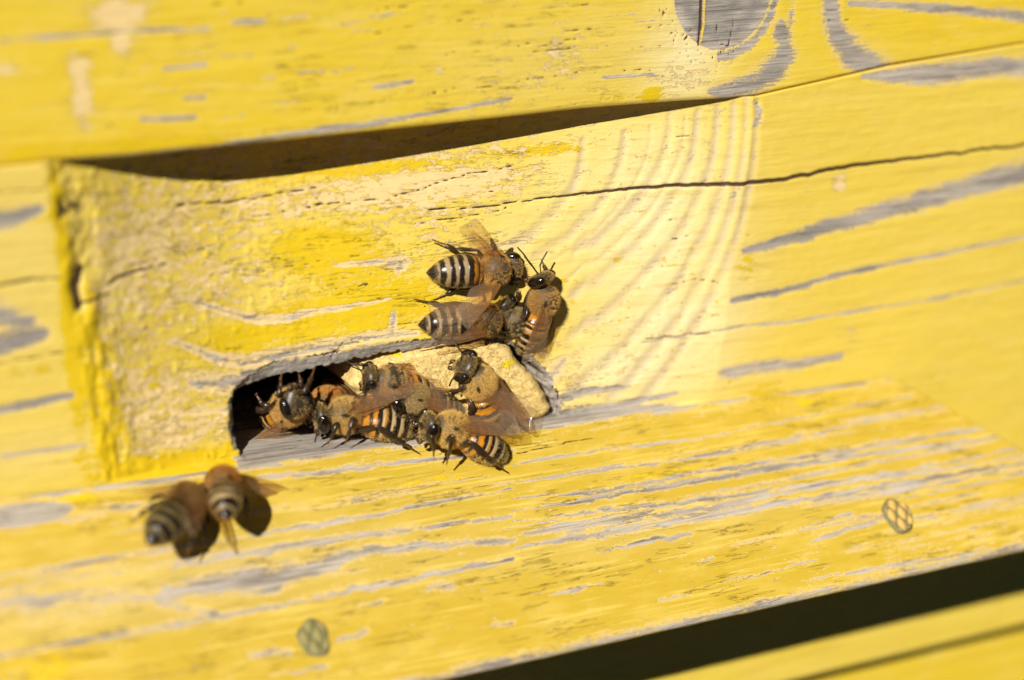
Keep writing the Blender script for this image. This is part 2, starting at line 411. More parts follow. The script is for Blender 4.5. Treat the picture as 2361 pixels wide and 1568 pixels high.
def build_lower():
    xs = xs_cols(); zj = z_joint(xs); gap = np.interp(xs, [-60, -58, 34, 37, 60, 80, 100], [.04, .0, .0, .28, .34, .22, .2])
    zr = np.r_[np.linspace(GAP_Z, -15, 60), np.arange(-14.6, -11.75, 0.2), np.arange(-11.6, -11.0, 0.04), np.arange(-10.9, 3, 0.16), np.arange(3.2, 24, 0.24)]
    off = (z_board(xs)+11.6)[None, :]*np.clip((15-zr)/15, 0, 1)[:, None]*np.clip((zr-GAP_Z)/30, 0, 1)[:, None]
    Z = zr[:, None]+off; top = np.linspace(0, 1, 34)[1:, None]
    Z = np.r_[Z, Z[-1][None, :]*(1-top)+(zj-gap)[None, :]*top]
    X = np.tile(xs, (len(Z), 1))
    L = Layer(X, Z, lambda u, v: surf(u, v)[[0, 2]])
    D = recess(X, Z); zb = z_board(X)
    inrec = sstep(0.15, 1.2, D)
    L.fresh += inrec*.13*sstep(20, 5, X)
    # --- paint layout
    L.checks[:] = 0.08+0.8*inrec*sstep(12, -2, X)
    L.peel += inrec*0.43
    for c, rx, ry, rgb, k in (((2150, 600), 500, 400, (0.81, .59, .085), .9), ((1500, 500), 200, 260, CREAM, .95), ((1560, 760), 190, 170, CREAM, 1.), ((1440, 850), 190, 80, CREAM, .9),
            ((1330, 420), 120, 150, (0.85, .69, .26), .7), ((60, 600), 130, 300, (0.79, .60, .16), .8), ((60, 1050), 160, 60, (0.80, .62, .2), .7), ((1200, 560), 130, 110, (0.84, .68, .26), .7), ((1800, 790), 150, 40, FADED, .5)):
        L.wash(c, rx, ry, rgb, k)
    for c, rx, ry, k in (((740, 570), 160, 70, .55), ((640, 760), 260, 55, .65), ((900, 690), 180, 50, .55), ((840, 620), 140, 50, .3), ((720, 560), 70, 25, .5), ((330, 1082), 120, 30, .9), ((480, 1060), 110, 22, .9),
            ((900, 385), 220, 22, .6), ((1250, 345), 140, 18, .6), ((620, 420), 120, 25, .3), ((350, 885), 22, 30, 1.0), ((375, 735), 14, 18, .8), ((530, 960), 40, 60, .5), ((460, 860), 90, 50, .3),
            ((150, 640), 18, 200, .75), ((175, 850), 22, 200, .75), ((125, 450), 14, 90, .6), ((230, 960), 25, 100, .5), ((1720, 610), 40, 60, .5), ((1770, 905), 90, 40, .6), ((2150, 870), 200, 40, .35), ((90, 505), 60, 10, .5), ((70, 855), 70, 20, .5), ((180, 1060), 60, 14, .4)):
        L.spot('fresh', c, rx, ry, k)
    for c, rx, ry, k in (((330, 560), 110, 130, .24), ((1000, 420), 230, 55, .42), ((350, 930), 90, 110, .18), ((560, 620), 90, 50, .15), ((420, 1010), 130, 40, .18), ((700, 480), 160, 30, .2),
            ((230, 700), 60, 300, .08), ((740, 570), 170, 70, -.35), ((900, 700), 200, 60, -.5), ((600, 765), 240, 45, -.4), ((380, 1075), 220, 28, -.7), ((1500, 550), 330, 330, -.35), ((1250, 560), 150, 150, -.15), ((1935, 425), 24, 30, .9), ((2000, 760), 80, 50, .1),
            ((880, 390), 260, 16, -.35), ((80, 300), 200, 300, -.3), ((40, 800), 90, 20, .3), ((1960, 765), 60, 40, .35), ((1900, 650), 50, 40, .3), ((2110, 790), 40, 50, .3), ((2060, 560), 60, 30, .25), ((1990, 470), 30, 30, .3), ((1830, 330), 40, 60, .25), ((2200, 250), 80, 40, .2)):
        L.spot('peel', c, rx, ry, k)
    L.peel *= sstep(-70, -40, Z)
    grey = (([(1716, 580), (1800, 556), (1900, 526), (2000, 498), (2110, 466), (2220, 436), (2361, 395), (2480, 360)], [16, 26, 32, 38, 44, 48, 56, 60], 1.15),
            ([(1690, 693), (1800, 672), (1900, 645), (2000, 621), (2100, 600), (2220, 576), (2361, 546)], [14, 16, 16, 14, 11, 9, 8], 1.05),
            ([(1480, 790), (1600, 772), (1690, 756), (1850, 738), (2000, 714), (2150, 690), (2361, 648)], [6, 7, 9, 10, 10, 9, 7], .75),
            ([(1668, 860), (1760, 845), (1850, 838), (1940, 822)], [26, 30, 26, 16], .95), ([(1745, 240), (1752, 270), (1742, 290)], 18, .8),
            ([(-60, 522), (0, 508), (50, 496), (92, 482)], [40, 36, 30, 16], 1.1), ([(-60, 735), (0, 728), (60, 745)], [60, 60, 44], .85), ([(-60, 800), (0, 792), (95, 772)], [50, 46, 30], 1.15),
            ([(-60, 955), (0, 945), (100, 926), (165, 912)], [18, 18, 20, 12], 1.05), ([(0, 1052), (120, 1036), (200, 1024)], [10, 12, 8], .7),
            ([(400, 680), (450, 694), (520, 718), (600, 738), (660, 734), (730, 718), (800, 708), (900, 690)], [5, 9, 14, 16, 15, 11, 8, 4], 1.05),
            ([(390, 786), (440, 802), (500, 826), (570, 836), (650, 820), (760, 798), (850, 780), (960, 768)], [8, 12, 18, 22, 24, 22, 18, 12], 1.05),
            ([(440, 884), (500, 884), (560, 880)], [18, 34, 30], 1.1), ([(898, 605), (925, 605), (918, 625)], [14, 26, 10], 1.1), ([(908, 722), (905, 765)], [9, 14], 1.1), ([(770, 612), (850, 606), (930, 596)], [4, 10, 6], .9),
            ([(1090, 580), (1170, 564), (1240, 545)], [4, 12, 6], .9), ([(420, 690), (470, 665)], [8, 4], .7), ([(960, 520), (1010, 508)], [5, 3], .8), ([(400, 955), (480, 948), (540, 940)], [6, 9, 12], .7),
            ([(1270, 935), (1330, 905), (1450, 890)], [40, 26, 10], .9), ([(1200, 990), (1270, 962), (1400, 940), (1560, 905)], [30, 34, 22, 10], 1.1), ([(1180, 930), (1260, 880), (1300, 830)], [30, 34, 20], 1.0))
    grey += (([(1990, 178), (2050, 172), (2150, 172), (2250, 158), (2361, 150), (2480, 142)], [10, 34, 44, 46, 48, 44], 1.1),)
    for pts, w, k in grey:
        if 380 < pts[0][0] < 1260 and pts[0][1] < 980:       # pale worn lines on the floor of the hand hold
            L.line('peel', pts, np.atleast_1d(w)*1.25, 1.5, 0.3); L.line('bare', pts, np.atleast_1d(w)*.8, k*.72, 0.3)
        else: L.line('bare', pts, w, k, 0.3)
    L.spot('tone', (1850, 545), 190, 45, .7); L.spot('tone', (50, 780), 120, 60, .8); L.spot('tone', (40, 500), 90, 40, .6); L.spot('tone', (1800, 672), 250, 26, .75); L.spot('tone', (80, 930), 120, 25, .6)
    # growth rings laid open by the sloping cut
    for U, v0 in ((1345, 322), (1440, 306), (1545, 272), (1608, 262), (1655, 250), (1692, 242), (1722, 236), (1745, 240), (1500, 290), (1580, 268)):
        k = np.interp(U, [1340, 1550, 1610, 1660, 1700, 1745], [21.5, 18, 12, 8.3, 5.3, 3.9])
        minor = U in (1500, 1580)
        pts = []
        for v in np.arange(v0, 935, 22):
            u = U-k*((v-v0)/100)**2.2
            if u < 1170 or (u < 1300 and v > 600) : break
            pts.append((u, v))
        if len(pts) > 2:
            n = len(pts); red = U < 1560
            L.line('groove', pts, np.interp(np.arange(n), [0, n*.3, n], [17, 24, 30])*(.6 if minor else 1), .62 if minor else 1.0, 1.3)
    ringz = L.groove
    noisy = fbm(X*.5, Z*.9, 61)
    L.bare = np.maximum(L.bare, ringz*(0.18+0.30*noisy))
    ringz = sstep(.15, .95, ringz)
    rk = (ringz*(.45+.55*sstep(.35, .6, fbm(X*.25, Z*.25, 63))))[..., None]*.72
    L.paint = L.paint*(1-rk)+np.array((0.62, 0.50, 0.34))*rk
    # cracks
    for pts, w, k in (([(960, 487), (1080, 480), (1180, 467), (1260, 456), (1340, 446), (1460, 435), (1560, 429), (1640, 427), (1720, 425), (1800, 414), (1930, 388), (2020, 376), (2110, 365), (2240, 350), (2361, 335), (2500, 318)], [2, 3, 4, 6, 8, 9, 9, 7, 6, 5], 1.25),
            ([(405, 476), (480, 470), (560, 460), (660, 443), (770, 428)], [3, 4, 4, 3, 2], 1.1), ([(252, 655), (275, 638), (330, 622), (385, 610)], [7, 6, 4, 2], 1.2), ([(300, 612), (400, 591), (475, 575)], [2, 3, 2], 1.),
            ([(180, 705), (215, 690), (262, 672)], [5, 7, 3], 1.), ([(640, 492), (750, 470), (830, 466), (960, 440), (1080, 402), (1180, 384)], [2, 3, 2, 3, 3, 2], 1.), ([(930, 520), (1050, 505), (1170, 480)], 2, .85),
            ([(-40, 664), (60, 648), (150, 636)], [6, 7, 4], .85), ([(-40, 842), (80, 825), (170, 806)], [4, 5, 3], .8), ([(-20, 445), (110, 436)], 4, .75), ([(170, 455), (260, 450), (300, 447)], [2, 3, 2], .9),
            ([(1560, 318), (1600, 312)], 3, .8), ([(1550, 552), (1590, 545)], 3, .8), ([(1550, 655), (1610, 645), (1650, 650)], 3.5, .85), ([(1560, 700), (1640, 690)], 3, .7), ([(1490, 783), (1560, 775), (1640, 768)], [4, 4, 3], .85),
            ([(1300, 895), (1400, 870)], 3, .7), ([(1600, 735), (1660, 727)], 2, .7), ([(560, 630), (700, 610), (850, 585)], 1.8, .75), ([(600, 700), (760, 670), (900, 650)], 1.6, .7), ([(640, 660), (800, 640), (930, 620)], 1.6, .7),
            ([(560, 500), (640, 492)], 2, .7), ([(220, 820), (270, 800)], 3, .9), ([(790, 790), (770, 815), (765, 835)], 3, .9)):
        L.line('crack', pts, w, k, 0.5)
    # short checks, lifted chips and flecks scattered over the hand hold
    rg = np.random.default_rng(21)
    for _ in range(70):
        u, v = rg.uniform(1280, 1720), rg.uniform(280, 900); ln_ = rg.uniform(10, 55)
        L.line('crack', [(u, v), (u+ln_*.5, v-ln_*.05+rg.normal(0, 2)), (u+ln_, v-ln_*.14)], [1.0, rg.uniform(1.5, 3.2), 1.0], rg.uniform(.45, .72), 0.6)
    for _ in range(120):
        u, v = rg.uniform(1280, 1700), rg.uniform(420, 910); L.spot('fresh', (u, v), rg.uniform(3, 14), rg.uniform(3, 9), rg.uniform(.2, .6))
    for _ in range(110):
        u, v = rg.uniform(300, 1150), rg.uniform(390, 800); ln_ = rg.uniform(20, 150)
        L.line('crack', [(u, v), (u+ln_*.5, v-ln_*.06+rg.normal(0, 2)), (u+ln_, v-ln_*.15)], [1.0, rg.uniform(1.2, 2.4), .8], rg.uniform(.45, .75), 0.5)
    # --- relief
    sd = poly_sdf(X, Z+0.25*(fbm(X*.8, Z*.8, 50)-.5), HOLE)
    sd = sd+0.5*(fbm(X*.6, Z*.6, 52)-.5)+.7*(fbm(X*2.0, Z*1.2, 53)-.5)
    above = Z > zb+1.2
    bev = np.where(above, np.interp(X, [-36, -32, -20, -8, 2, 12], [.9, 2.2, 2.0, 1.4, 1.0, .8]), .2)
    cham = np.clip(1-sd/bev, 0, 1)
    rim = sstep(0, .25, cham)*(D > 1.0)
    L.bare = np.maximum(L.bare, rim*1.4); L.tone = np.maximum(L.tone*(1-rim), rim*.35)
    L.crack = np.maximum(L.crack, np.where((abs(cham-0.06) < .06) & (fbm(X*.5, Z*.5, 71) > .47), .85, 0)*(D > 1))
    L.line('bare', [(560, 862), (640, 846), (720, 836), (770, 818), (850, 815), (960, 800)], [12, 22, 20, 16, 12, 10], 1.0, .4)
    Y = D+0.12*(fbm(X*.09, Z*.8, 41)-.5)+.06*(fbm(X*.8, Z*1., 45)-.5)
    Y += 0.28*np.clip(L.crack-.35, 0, .8)+0.10*np.clip(L.bare, 0, 1)*sstep(.1, .5, L.bare)+0.13*ringz
    Y += 2.2*sstep(-36, -40, Z)
    # thick ropy paint on the steep left end of the hand hold
    f = np.clip((29.5-Z)/41, 0, 1); xl = -58.8+4*f
    ropy = sstep(-1.2, 0.8, X-xl)*sstep(11, 4.0, X-xl)*sstep(-0.5, 1.5, Z-zb)
    xr_ = X+0.8*(fbm(Z*.25, X*.2, 90)-.5)*2
    r1 = fbm(xr_*0.62, Z*0.085, 91, 3); r2 = fbm(xr_*.8, Z*.5, 92, 4)
    drop = fbm(X*.7, Z*.7, 93, 4)
    near = sstep(6, 1.0, X-xl)
    Y += ropy*(-(r1-.5)*(.35+1.1*near)-(r2-.5)*(.3+.7*near)-(drop-.5)*.35)*(1-.3*f)
    L.crack = np.maximum(L.crack, ropy*near*sstep(.40, .30, .6*r1+.4*r2)*.8)  # low spots between the ropes coloured dark, painting in their self-shadow
    L.fresh += ropy*near*sstep(.45, .56, .5*r1+.5*r2)*.8+ropy*.1
    bumps = sstep(.60, .78, fbm(X*1.3, Z*1.2, 95, 3)); Y -= .13*bumps*inrec*sstep(-15, -40, X)
    # the flight hole and its sill
    hole = (sd <= 0.05) & (Z > zb+.40)
    Y += np.where((D > 1), cham*.85, 0)
    Y = np.where(hole, FRONT+2, Y)
    edge = sstep(-38.5, -35.5, X+3*(fbm(X*.5, Z*.5, 81)-.5))*sstep(30, 16, X)
    sill = (Z <= zb+.55) & (Z > zb-.55)
    L.bare = np.where(sill, np.maximum(L.bare, 1.5*edge), L.bare); L.tone = np.where(sill, .30*edge, L.tone)
    L.crack = np.where(sill, L.crack*(1-edge), L.crack)
    L.bare = np.maximum(L.bare, np.where((Z <= zb+.02) & (Z > zb-2), .62*edge, 0))
    Y = np.where((Z < zb+.3) & (Z > zb-3), Y-0.0, Y)
    V = np.stack([X, Y, Z], -1).reshape(-1, 3); F = grid_faces(*X.shape)
    hv = hole.ravel(); F = F[~(hv[F].all(1))]
    nr, nc = X.shape; base = len(V); i = np.arange(nc-1)
    bot = np.stack([xs, np.full(nc, FRONT), X[0]*0+GAP_Z], 1)
    topb = np.stack([xs, np.full(nc, FRONT), Z[-1]], 1)
    r0 = (nr-1)*nc
    F = np.r_[F, np.stack([base+i, base+i+1, i+1, i], 1), np.stack([r0+i, r0+i+1, base+nc+i+1, base+nc+i], 1)]
    me = mesh_np('plank', np.r_[V, bot, topb], F); L.write(me, 2*nc)
    o = link('plank', me, PAINT, hive); o['label'] = 'yellow plank with the hollowed hand hold and flight hole'
    return o
build_lower()

def build_base():
    """The hive body under the joint below the landing board."""
    xs = np.r_[np.linspace(-165, -20, 60), np.arange(-19, 120, .4), np.linspace(121, 165, 10)]
    t = np.r_[0, .1, .25, np.linspace(.5, 20, 50), np.linspace(22, 70, 20)]
    jag = np.interp(xs, *np.array([on_plane(u, v, 0)[[0, 2]] for u, v in ((-900, 2060), (1400, 1690), (1940, 1576), (2060, 1545), (2110, 1520), (2210, 1520), (2290, 1494), (2361, 1478), (2500, 1440))]).T)
    gapw = 1.5+.5*(fbm(xs*.2, xs*0, 12)-.5)
    X = np.tile(xs, (len(t), 1)); Z = (jag-gapw)[None, :]-t[:, None]
    L = Layer(X, Z, lambda u, v: on_plane(u, v, 0)[[0, 2]])
    L.paint[:] = (0.78, .54, .03)
    Y = .5*np.clip(1-t/.6, 0, 1)[:, None]**2+.1*(fbm(X*.1, Z*.6, 23)-.5)+6.5
    V = np.stack([X, Y, Z], -1).reshape(-1, 3); F = grid_faces(*X.shape)[:, ::-1]
    nc = len(xs); base = len(V); i = np.arange(nc-1)
    F = np.r_[F, np.stack([i, i+1, base+i+1, base+i], 1)]
    me = mesh_np('plank', np.r_[V, np.stack([xs, np.full(nc, FRONT), jag-gapw], 1)], F); L.write(me, nc)
    o = link('plank', me, PAINT, hive); o['label'] = 'yellow plank below the landing board'
    return jag, xs
jag, jx = build_base()

def build_board():
    """The landing board: a sloping fillet under the flight hole."""
    PROT, ZF = 25.0, -33.0
    a, b = on_plane(2048, 868, 0), on_plane(2361, 948, -7.0)
    xe0 = a[0]+.5; slope_end = 1.15                          # the end is cut askew
    xs = np.r_[np.linspace(-165, -82, 20)[:-1], np.arange(-82, xe0, .3), xe0]
    n = 150; s = np.linspace(0, 1, n)
    xx = np.tile(xs, (n, 1)); yy = -PROT*s
    X = xx+np.clip((xx-20)/(xe0-20), 0, 1)*(slope_end*PROT*s)[:, None]
    zb = z_board(xx)+.05
    Z = zb+(ZF-zb)*s[:, None]; ln = math.hypot(PROT, 21)
    Q = -ln*np.tile(s[:, None], (1, len(xs)))
    nrm = np.array((0, -21, 25.0))/ln
    def at(u, v):
        q = cd*PF+cr*(u-PW/2)-cu*(v-PH/2)
        n_ = np.array((0., 21., -25.)); p0 = np.array((-10., 0., -12.3)); t = ((p0-CAM)@n_)/(q@n_); P = CAM+q*t
        return np.array((P[0], P[1]/PROT*ln))
    L = Layer(X, Q, at)
    L.paint[:] = (0.56, .38, .032); L.checks[:] = .7; L.peel[:] = .17
    for c, rx, ry, rgb, k in (((500, 1330), 500, 90, (0.56, .42, .13), .7), ((250, 1420), 300, 60, (0.56, .42, .12), .6), ((1500, 1220), 600, 60, (0.56, .42, .12), .5), ((100, 1560), 200, 60, (.64, .42, .03), .8), ((2250, 1100), 200, 100, (0.62, .41, .04), .5)):
        L.wash(c, rx, ry, rgb, k)
    grain = fbm(X*.018+3, Q*.62+.15*vnoise(X*.05, Q*.1, 4), 201, 4); g2 = fbm(X*.05, Q*2.2, 210, 3)
    band = sstep(2, 7, -Q)*sstep(31, 19, -Q)
    L.bare = np.clip((grain-.54)*3.2, 0, 1)*(.35+.75*band)+(g2-.5)*.5*band
    L.bare = np.clip(L.bare, 0, .62)
    c6 = lambda P: [(1180.5+.5*x, 787+.5*y) for x, y in P]
    c7 = lambda P: [(.5*x, 1082+.5*y) for x, y in P]
    for pts, w, k in ((c6([(0, 565), (200, 525), (400, 490), (900, 420), (1350, 310), (1850, 205)]), [3, 12, 12, 10, 8, 8, 6], .9), (c6([(0, 660), (400, 590), (700, 540), (1300, 420), (2000, 250)]), [3, 8, 9, 9, 10, 8], .9),
            (c6([(0, 725), (400, 690), (900, 580), (1500, 490), (2100, 380), (2361, 335)]), [3, 16, 14, 12, 14, 14, 12], .95), (c6([(0, 785), (300, 740), (900, 620), (1500, 520), (1700, 490), (2361, 398)]), [3, 14, 20, 22, 24, 16, 14], 1.),
            (c6([(0, 835), (500, 770), (1100, 690), (1700, 600), (2361, 470)]), [3, 22, 16, 14, 10, 8], .95), (c6([(0, 905), (300, 850), (900, 760), (1400, 660), (2000, 570), (2361, 510)]), [3, 36, 30, 16, 12, 8, 8], .95),
            (c6([(0, 960), (400, 890), (800, 815), (1300, 730), (1900, 620), (2361, 545)]), [3, 30, 26, 24, 18, 18, 16], 1.), (c6([(380, 980), (600, 930), (820, 882)]), [2, 12, 18, 10], 1.), (c6([(160, 1180), (300, 1150), (420, 1120)]), [2, 14, 12, 6], .9),
            (c6([(840, 1020), (920, 1000)]), [2, 10, 12], .9), (c6([(1330, 860), (1560, 790)]), [2, 8, 12], .9), (c6([(1350, 940), (1480, 890), (1720, 810)]), [2, 16, 14, 26], .9), (c6([(950, 1110), (1100, 1085), (1400, 1010)]), [2, 8, 10, 5], .9),
            (c6([(680, 1205), (820, 1170)]), 8, .8), (c6([(1650, 750), (1900, 690), (2200, 640), (2361, 590)]), [2, 6, 10, 12, 16], .8), (c6([(1300, 1120), (1700, 1050), (2100, 980), (2361, 940)]), [2, 16, 20, 16, 12], .8),
            (c7([(730, 610), (950, 560), (1200, 535), (1450, 470), (1700, 390), (2361, 330)]), [30, 50, 66, 40, 26, 20], 1.), (c7([(0, 135), (250, 95), (500, 62), (800, 20)]), [60, 60, 44, 20], .95), (c7([(1200, 60), (1500, 30), (1900, -30), (2361, -85)]), [14, 16, 14, 10], .95),
            (c7([(1150, 330), (1500, 270), (1900, 190), (2361, 90)]), [12, 18, 12, 10], .95), (c7([(800, 480), (1300, 380), (1700, 320), (2361, 220)]), [14, 24, 20, 12], .85), (c7([(1450, 610), (1700, 560), (2000, 500), (2361, 420)]), [14, 18, 14, 16], 1.),
            (c7([(0, 660), (300, 640), (700, 630), (1000, 690)]), [60, 70, 40, 16], .62), (c7([(800, 740), (1100, 690), (1400, 620)]), [20, 20, 12], .75), (c7([(1560, 800), (1690, 765)]), [14, 18], .95), (c7([(1150, 880), (1330, 855)]), [16, 22], .8),
            (c7([(1240, 970), (1500, 920)]), [8, 10], .8), (c7([(1650, 650), (1760, 620)]), [10, 16], .8), (c7([(1980, 570), (2080, 545)]), [20, 24], .7), (c7([(2280, 735), (2361, 715)]), 16, .9)):
        L.line('bare', pts, np.atleast_1d(w)*.85, k*.95, 0.8)
    # small knot at the left
    kc = at(50, 1215); r = np.hypot((X-kc[0])/6.2, (Q-kc[1])/1.5)
    L.bare = np.maximum(L.bare, sstep(1.25, .8, r)*1.1); L.tone += sstep(1.1, .6, r)*.6*fbm(X, Q*3, 7)
    L.spot('fresh', (150, 1175), 90, 16, 1.0); L.spot('fresh', (700, 1130), 60, 10, .5); L.spot('fresh', (120, 1550), 130, 50, .6); L.spot('fresh', (1500, 1090), 250, 20, .5); L.spot('fresh', (2200, 1330), 200, 60, .35); L.spot('fresh', (1000, 1110), 200, 30, .45); L.spot('fresh', (1850, 905), 250, 30, .5)
    L.spot('tone', (1500, 1085), 600, 60, .3); L.spot('tone', (1650, 1230), 140, 20, .9)
    L.bare = np.maximum(L.bare, np.clip(1.2-(ln+Q)/1.4, 0, 1)*(.55+.6*(fbm(X*.15, Q, 66)-.3)))
    L.bare = np.maximum(L.bare, np.clip(1-(-Q)/1.5, 0, 1)*1.0*sstep(.35, .6, fbm(X*.1, Q*.3, 68)+.1))
    for pts, w in (([(1190, 1045), (1260, 1028), (1300, 1018)], 4), ([(1300, 1015), (1370, 1002)], 4)):
        L.line('crack', pts, w, .8, .5)
    H = .16*(fbm(X*.05, Q*1.1, 220)-.5)-.16*np.clip(L.bare, 0, 1)+.25*np.sin(np.pi*s)[:, None]
    e = np.clip((ln+Q)/1.2, 0, 1); H -= .55*(1-e)**2*(1+.8*(fbm(X*.3, X*0, 230)-.5))+.25*(fbm(X*.15, X*0, 231)-.5)*(1-e)
    P = np.stack([X, np.tile(yy[:, None], (1, len(xs))), Z], -1)+H[..., None]*nrm
    P[..., 1] = np.minimum(P[..., 1], -.12)
    V = P.reshape(-1, 3); F = grid_faces(n, len(xs))[:, ::-1]
    nc = len(xs); base = len(V); r0 = (n-1)*nc; i = np.arange(nc-1)
    f2 = P[-1]+np.array((0, .5, -.5)); b2 = np.stack([xs, np.full(nc, -.12), np.full(nc, ZF-1.0)], 1)
    f2[:, 2] = np.minimum(f2[:, 2], P[-1][:, 2]-.4)
    F = np.r_[F, np.stack([r0+i, base+i, base+i+1, r0+i+1], 1), np.stack([base+i, base+nc+i, base+nc+i+1, base+i+1], 1)]
    V = np.r_[V, f2, b2]; ce = len(V); V = np.r_[V, [[X[n//2, -1]-.6, -10., -26.]]]
    # right end
    col = [k*nc+nc-1 for k in range(n)]+[base+nc-1, base+2*nc-1]
    tri = np.array([[col[k], col[(k+1) % len(col)], ce, ce] for k in range(len(col))])
    me = bpy.data.meshes.new('landing_board')
    me.from_pydata([tuple(p) for p in (V*MM).tolist()], [], [tuple(f) for f in F.tolist()]+[tuple(f[:3]) for f in tri.tolist()])
    me.polygons.foreach_set('use_smooth', np.full(len(me.polygons), True)); me.update()
    L.write(me, 2*nc+1)
    o = link('landing_board', me, PAINT, hive)
    o['label'] = 'sloping yellow landing board with grey worn streaks under the entrance'
    def nail(u, v, rx, ry, mat, label, seed):
        q, s_ = at(u, v); y = s_/ln*PROT; c = np.array((q, y, -12.3+21/25*y-0.0))+nrm*0.40
        ex = np.array((1., 0, 0)); ey = np.cross(nrm, ex)
        rng = random.Random(seed); V, F, W = [], [], []
        R, A = 11, 30
        V.append(c+nrm*.40); W.append(.6)
        for k in range(1, R+1):
            for j in range(A):
                rr = k/R; th = 2*math.pi*j/A; wob = 1+.05*math.sin(3*th+seed)+.04*math.sin(5*th)
                px_, py_ = rx*rr*math.cos(th)*wob, ry*rr*math.sin(th)*wob
                d1, d2 = (px_+py_*.55)*1.0, (px_-py_*.55)*1.0
                hat = abs(math.sin(d1*1.8+.4))*abs(math.sin(d2*1.8+.7))
                h = (.22+.30*hat)*(1 if k < R-1 else (.5 if k == R-1 else -.25))
                V.append(c+ex*px_+ey*py_+nrm*h); W.append(float(np.clip((hat-.12)*3, 0, 1)) if k < R-1 else 0)
        for j in range(A): F.append((0, 1+j, 1+(j+1) % A))
        for k in range(R-1):
            for j in range(A):
                a_, b_ = 1+k*A+j, 1+k*A+(j+1) % A; F.append((a_, a_+A, b_+A, b_))
        # bent wire tail beside the head
        me = mesh_np('nail', V, F, True); set_attr(me, 'worn', W)
        n_ = link('nail', me, mat, o); n_['label'] = label
    nail(2068, 1192, 2.25, 2.75, nail_mat('brassy_nail', (0.66, .36, .07), (.74, .50, .16)), 'brassy nail head with crosshatched diamonds', 1)
    nail(722, 1474, 2.1, 2.7, nail_mat('olive_nail', (0.26, .22, .075), (.34, .29, .11)), 'dull olive nail head in the board', 5)
    return o, at
board, board_at = build_board()

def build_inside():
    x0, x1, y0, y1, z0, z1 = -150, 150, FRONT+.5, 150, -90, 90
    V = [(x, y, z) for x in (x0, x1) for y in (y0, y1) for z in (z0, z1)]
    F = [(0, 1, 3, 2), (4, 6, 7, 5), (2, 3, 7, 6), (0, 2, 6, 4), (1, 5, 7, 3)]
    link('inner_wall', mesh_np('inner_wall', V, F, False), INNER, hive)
build_inside()

# ------------------------------------------------------------------ foam plug
def build_foam():
    out = np.array([on_plane(u, v, 2.2)[[0, 2]] for u, v in ((835, 868), (858, 852), (905, 836), (960, 822), (1010, 806), (1060, 792), (1110, 788), (1150, 790), (1178, 806), (1200, 835), (1232, 868),
            (1252, 900), (1272, 940), (1252, 962), (1215, 972), (1180, 980), (1100, 985), (1000, 985), (900, 960), (845, 930), (826, 900))])
    seg = []
    for i in range(len(out)):
        a, b = out[i], out[(i+1) % len(out)]
        k = max(2, int(np.linalg.norm(b-a)/.25))
        for j in range(k): seg.append(a+(b-a)*j/k)
    seg = np.array(seg); c = out.mean(0); n = len(seg)
    ang = np.arange(n)
    seg = seg+(seg-c)/np.linalg.norm(seg-c, axis=1)[:, None]*((fbm(ang*.22, ang*0, 3)-.5)*.7)[:, None]
    rings, V = np.r_[np.linspace(.02, .9, 40), .94, .97, .99, 1.0], []
    for r in rings:
        p = c+(seg-c)*r
        edge = np.clip((1-r)/.12, 0, 1)
        base = np.interp(p[:, 0], [-22, -12, 0, 8, 16], [4.2, 3.2, 1.6, 1.0, 1.6])
        y = base+1.3*(1-edge)**2-.35*(fbm(p[:, 0]*1.6, p[:, 1]*1.6, 15, 4)-.5)-.6*(fbm(p[:, 0]*.25, p[:, 1]*.25, 18)-.5)
        V.append(np.stack([p[:, 0], y, p[:, 1]], 1))
    for y in (6, 13, 24): V.append(np.stack([seg[:, 0], np.full(n, y)+0., seg[:, 1]], 1))
    V = np.concatenate(V); R = len(rings)+3; F = []
    i = np.arange(n); j = (i+1) % n
    F = np.concatenate([np.stack([k*n+i, k*n+j, (k+1)*n+j, (k+1)*n+i], 1) for k in range(R-1)])[:, ::-1]
    me = mesh_np('foam_block', V, F)
    o = link('foam_block', me, FOAM)
    o['label'] = 'pale yellow foam block stuffed into right half of the flight hole'; o['category'] = 'foam'
build_foam()

# ------------------------------------------------------------------ bees
def tube(pts, radii, nseg=8, flat=None):
    """A tapered tube through pts; returns vertices and quads."""
    pts = np.asarray(pts, float); n = len(pts); V = []
    tan = np.gradient(pts, axis=0); tan /= np.linalg.norm(tan, axis=1)[:, None]+1e-9
    up = np.array((0, 0, 1.)) if abs(tan[0][2]) < .9 else np.array((1., 0, 0))
    for k in range(n):
        a = np.cross(tan[k], up); a /= np.linalg.norm(a)+1e-9; b = np.cross(a, tan[k]); up = b
        fl = 1 if flat is None else flat[k]
        for j in range(nseg):
            t = 2*math.pi*j/nseg; V.append(pts[k]+radii[k]*(a*math.cos(t)*fl+b*math.sin(t)))
    F = [(k*nseg+j, k*nseg+(j+1) % nseg, (k+1)*nseg+(j+1) % nseg, (k+1)*nseg+j) for k in range(n-1) for j in range(nseg)]
    F.append(tuple(range(nseg))[::-1]); F.append(tuple(range((n-1)*nseg, n*nseg)))
    return V, F
def resample(pts, m):
    pts = np.asarray(pts, float); d = np.r_[0, np.cumsum(np.linalg.norm(np.diff(pts, axis=0), axis=1))]
    t = np.linspace(0, d[-1], m); return np.stack([np.interp(t, d, pts[:, k]) for k in range(3)], 1), t/d[-1]

TAN, DARK, ORANGE = np.array((0.56, 0.40, 0.165)), np.array((0.016, 0.010, 0.006)), np.array((0.42, 0.165, 0.012))

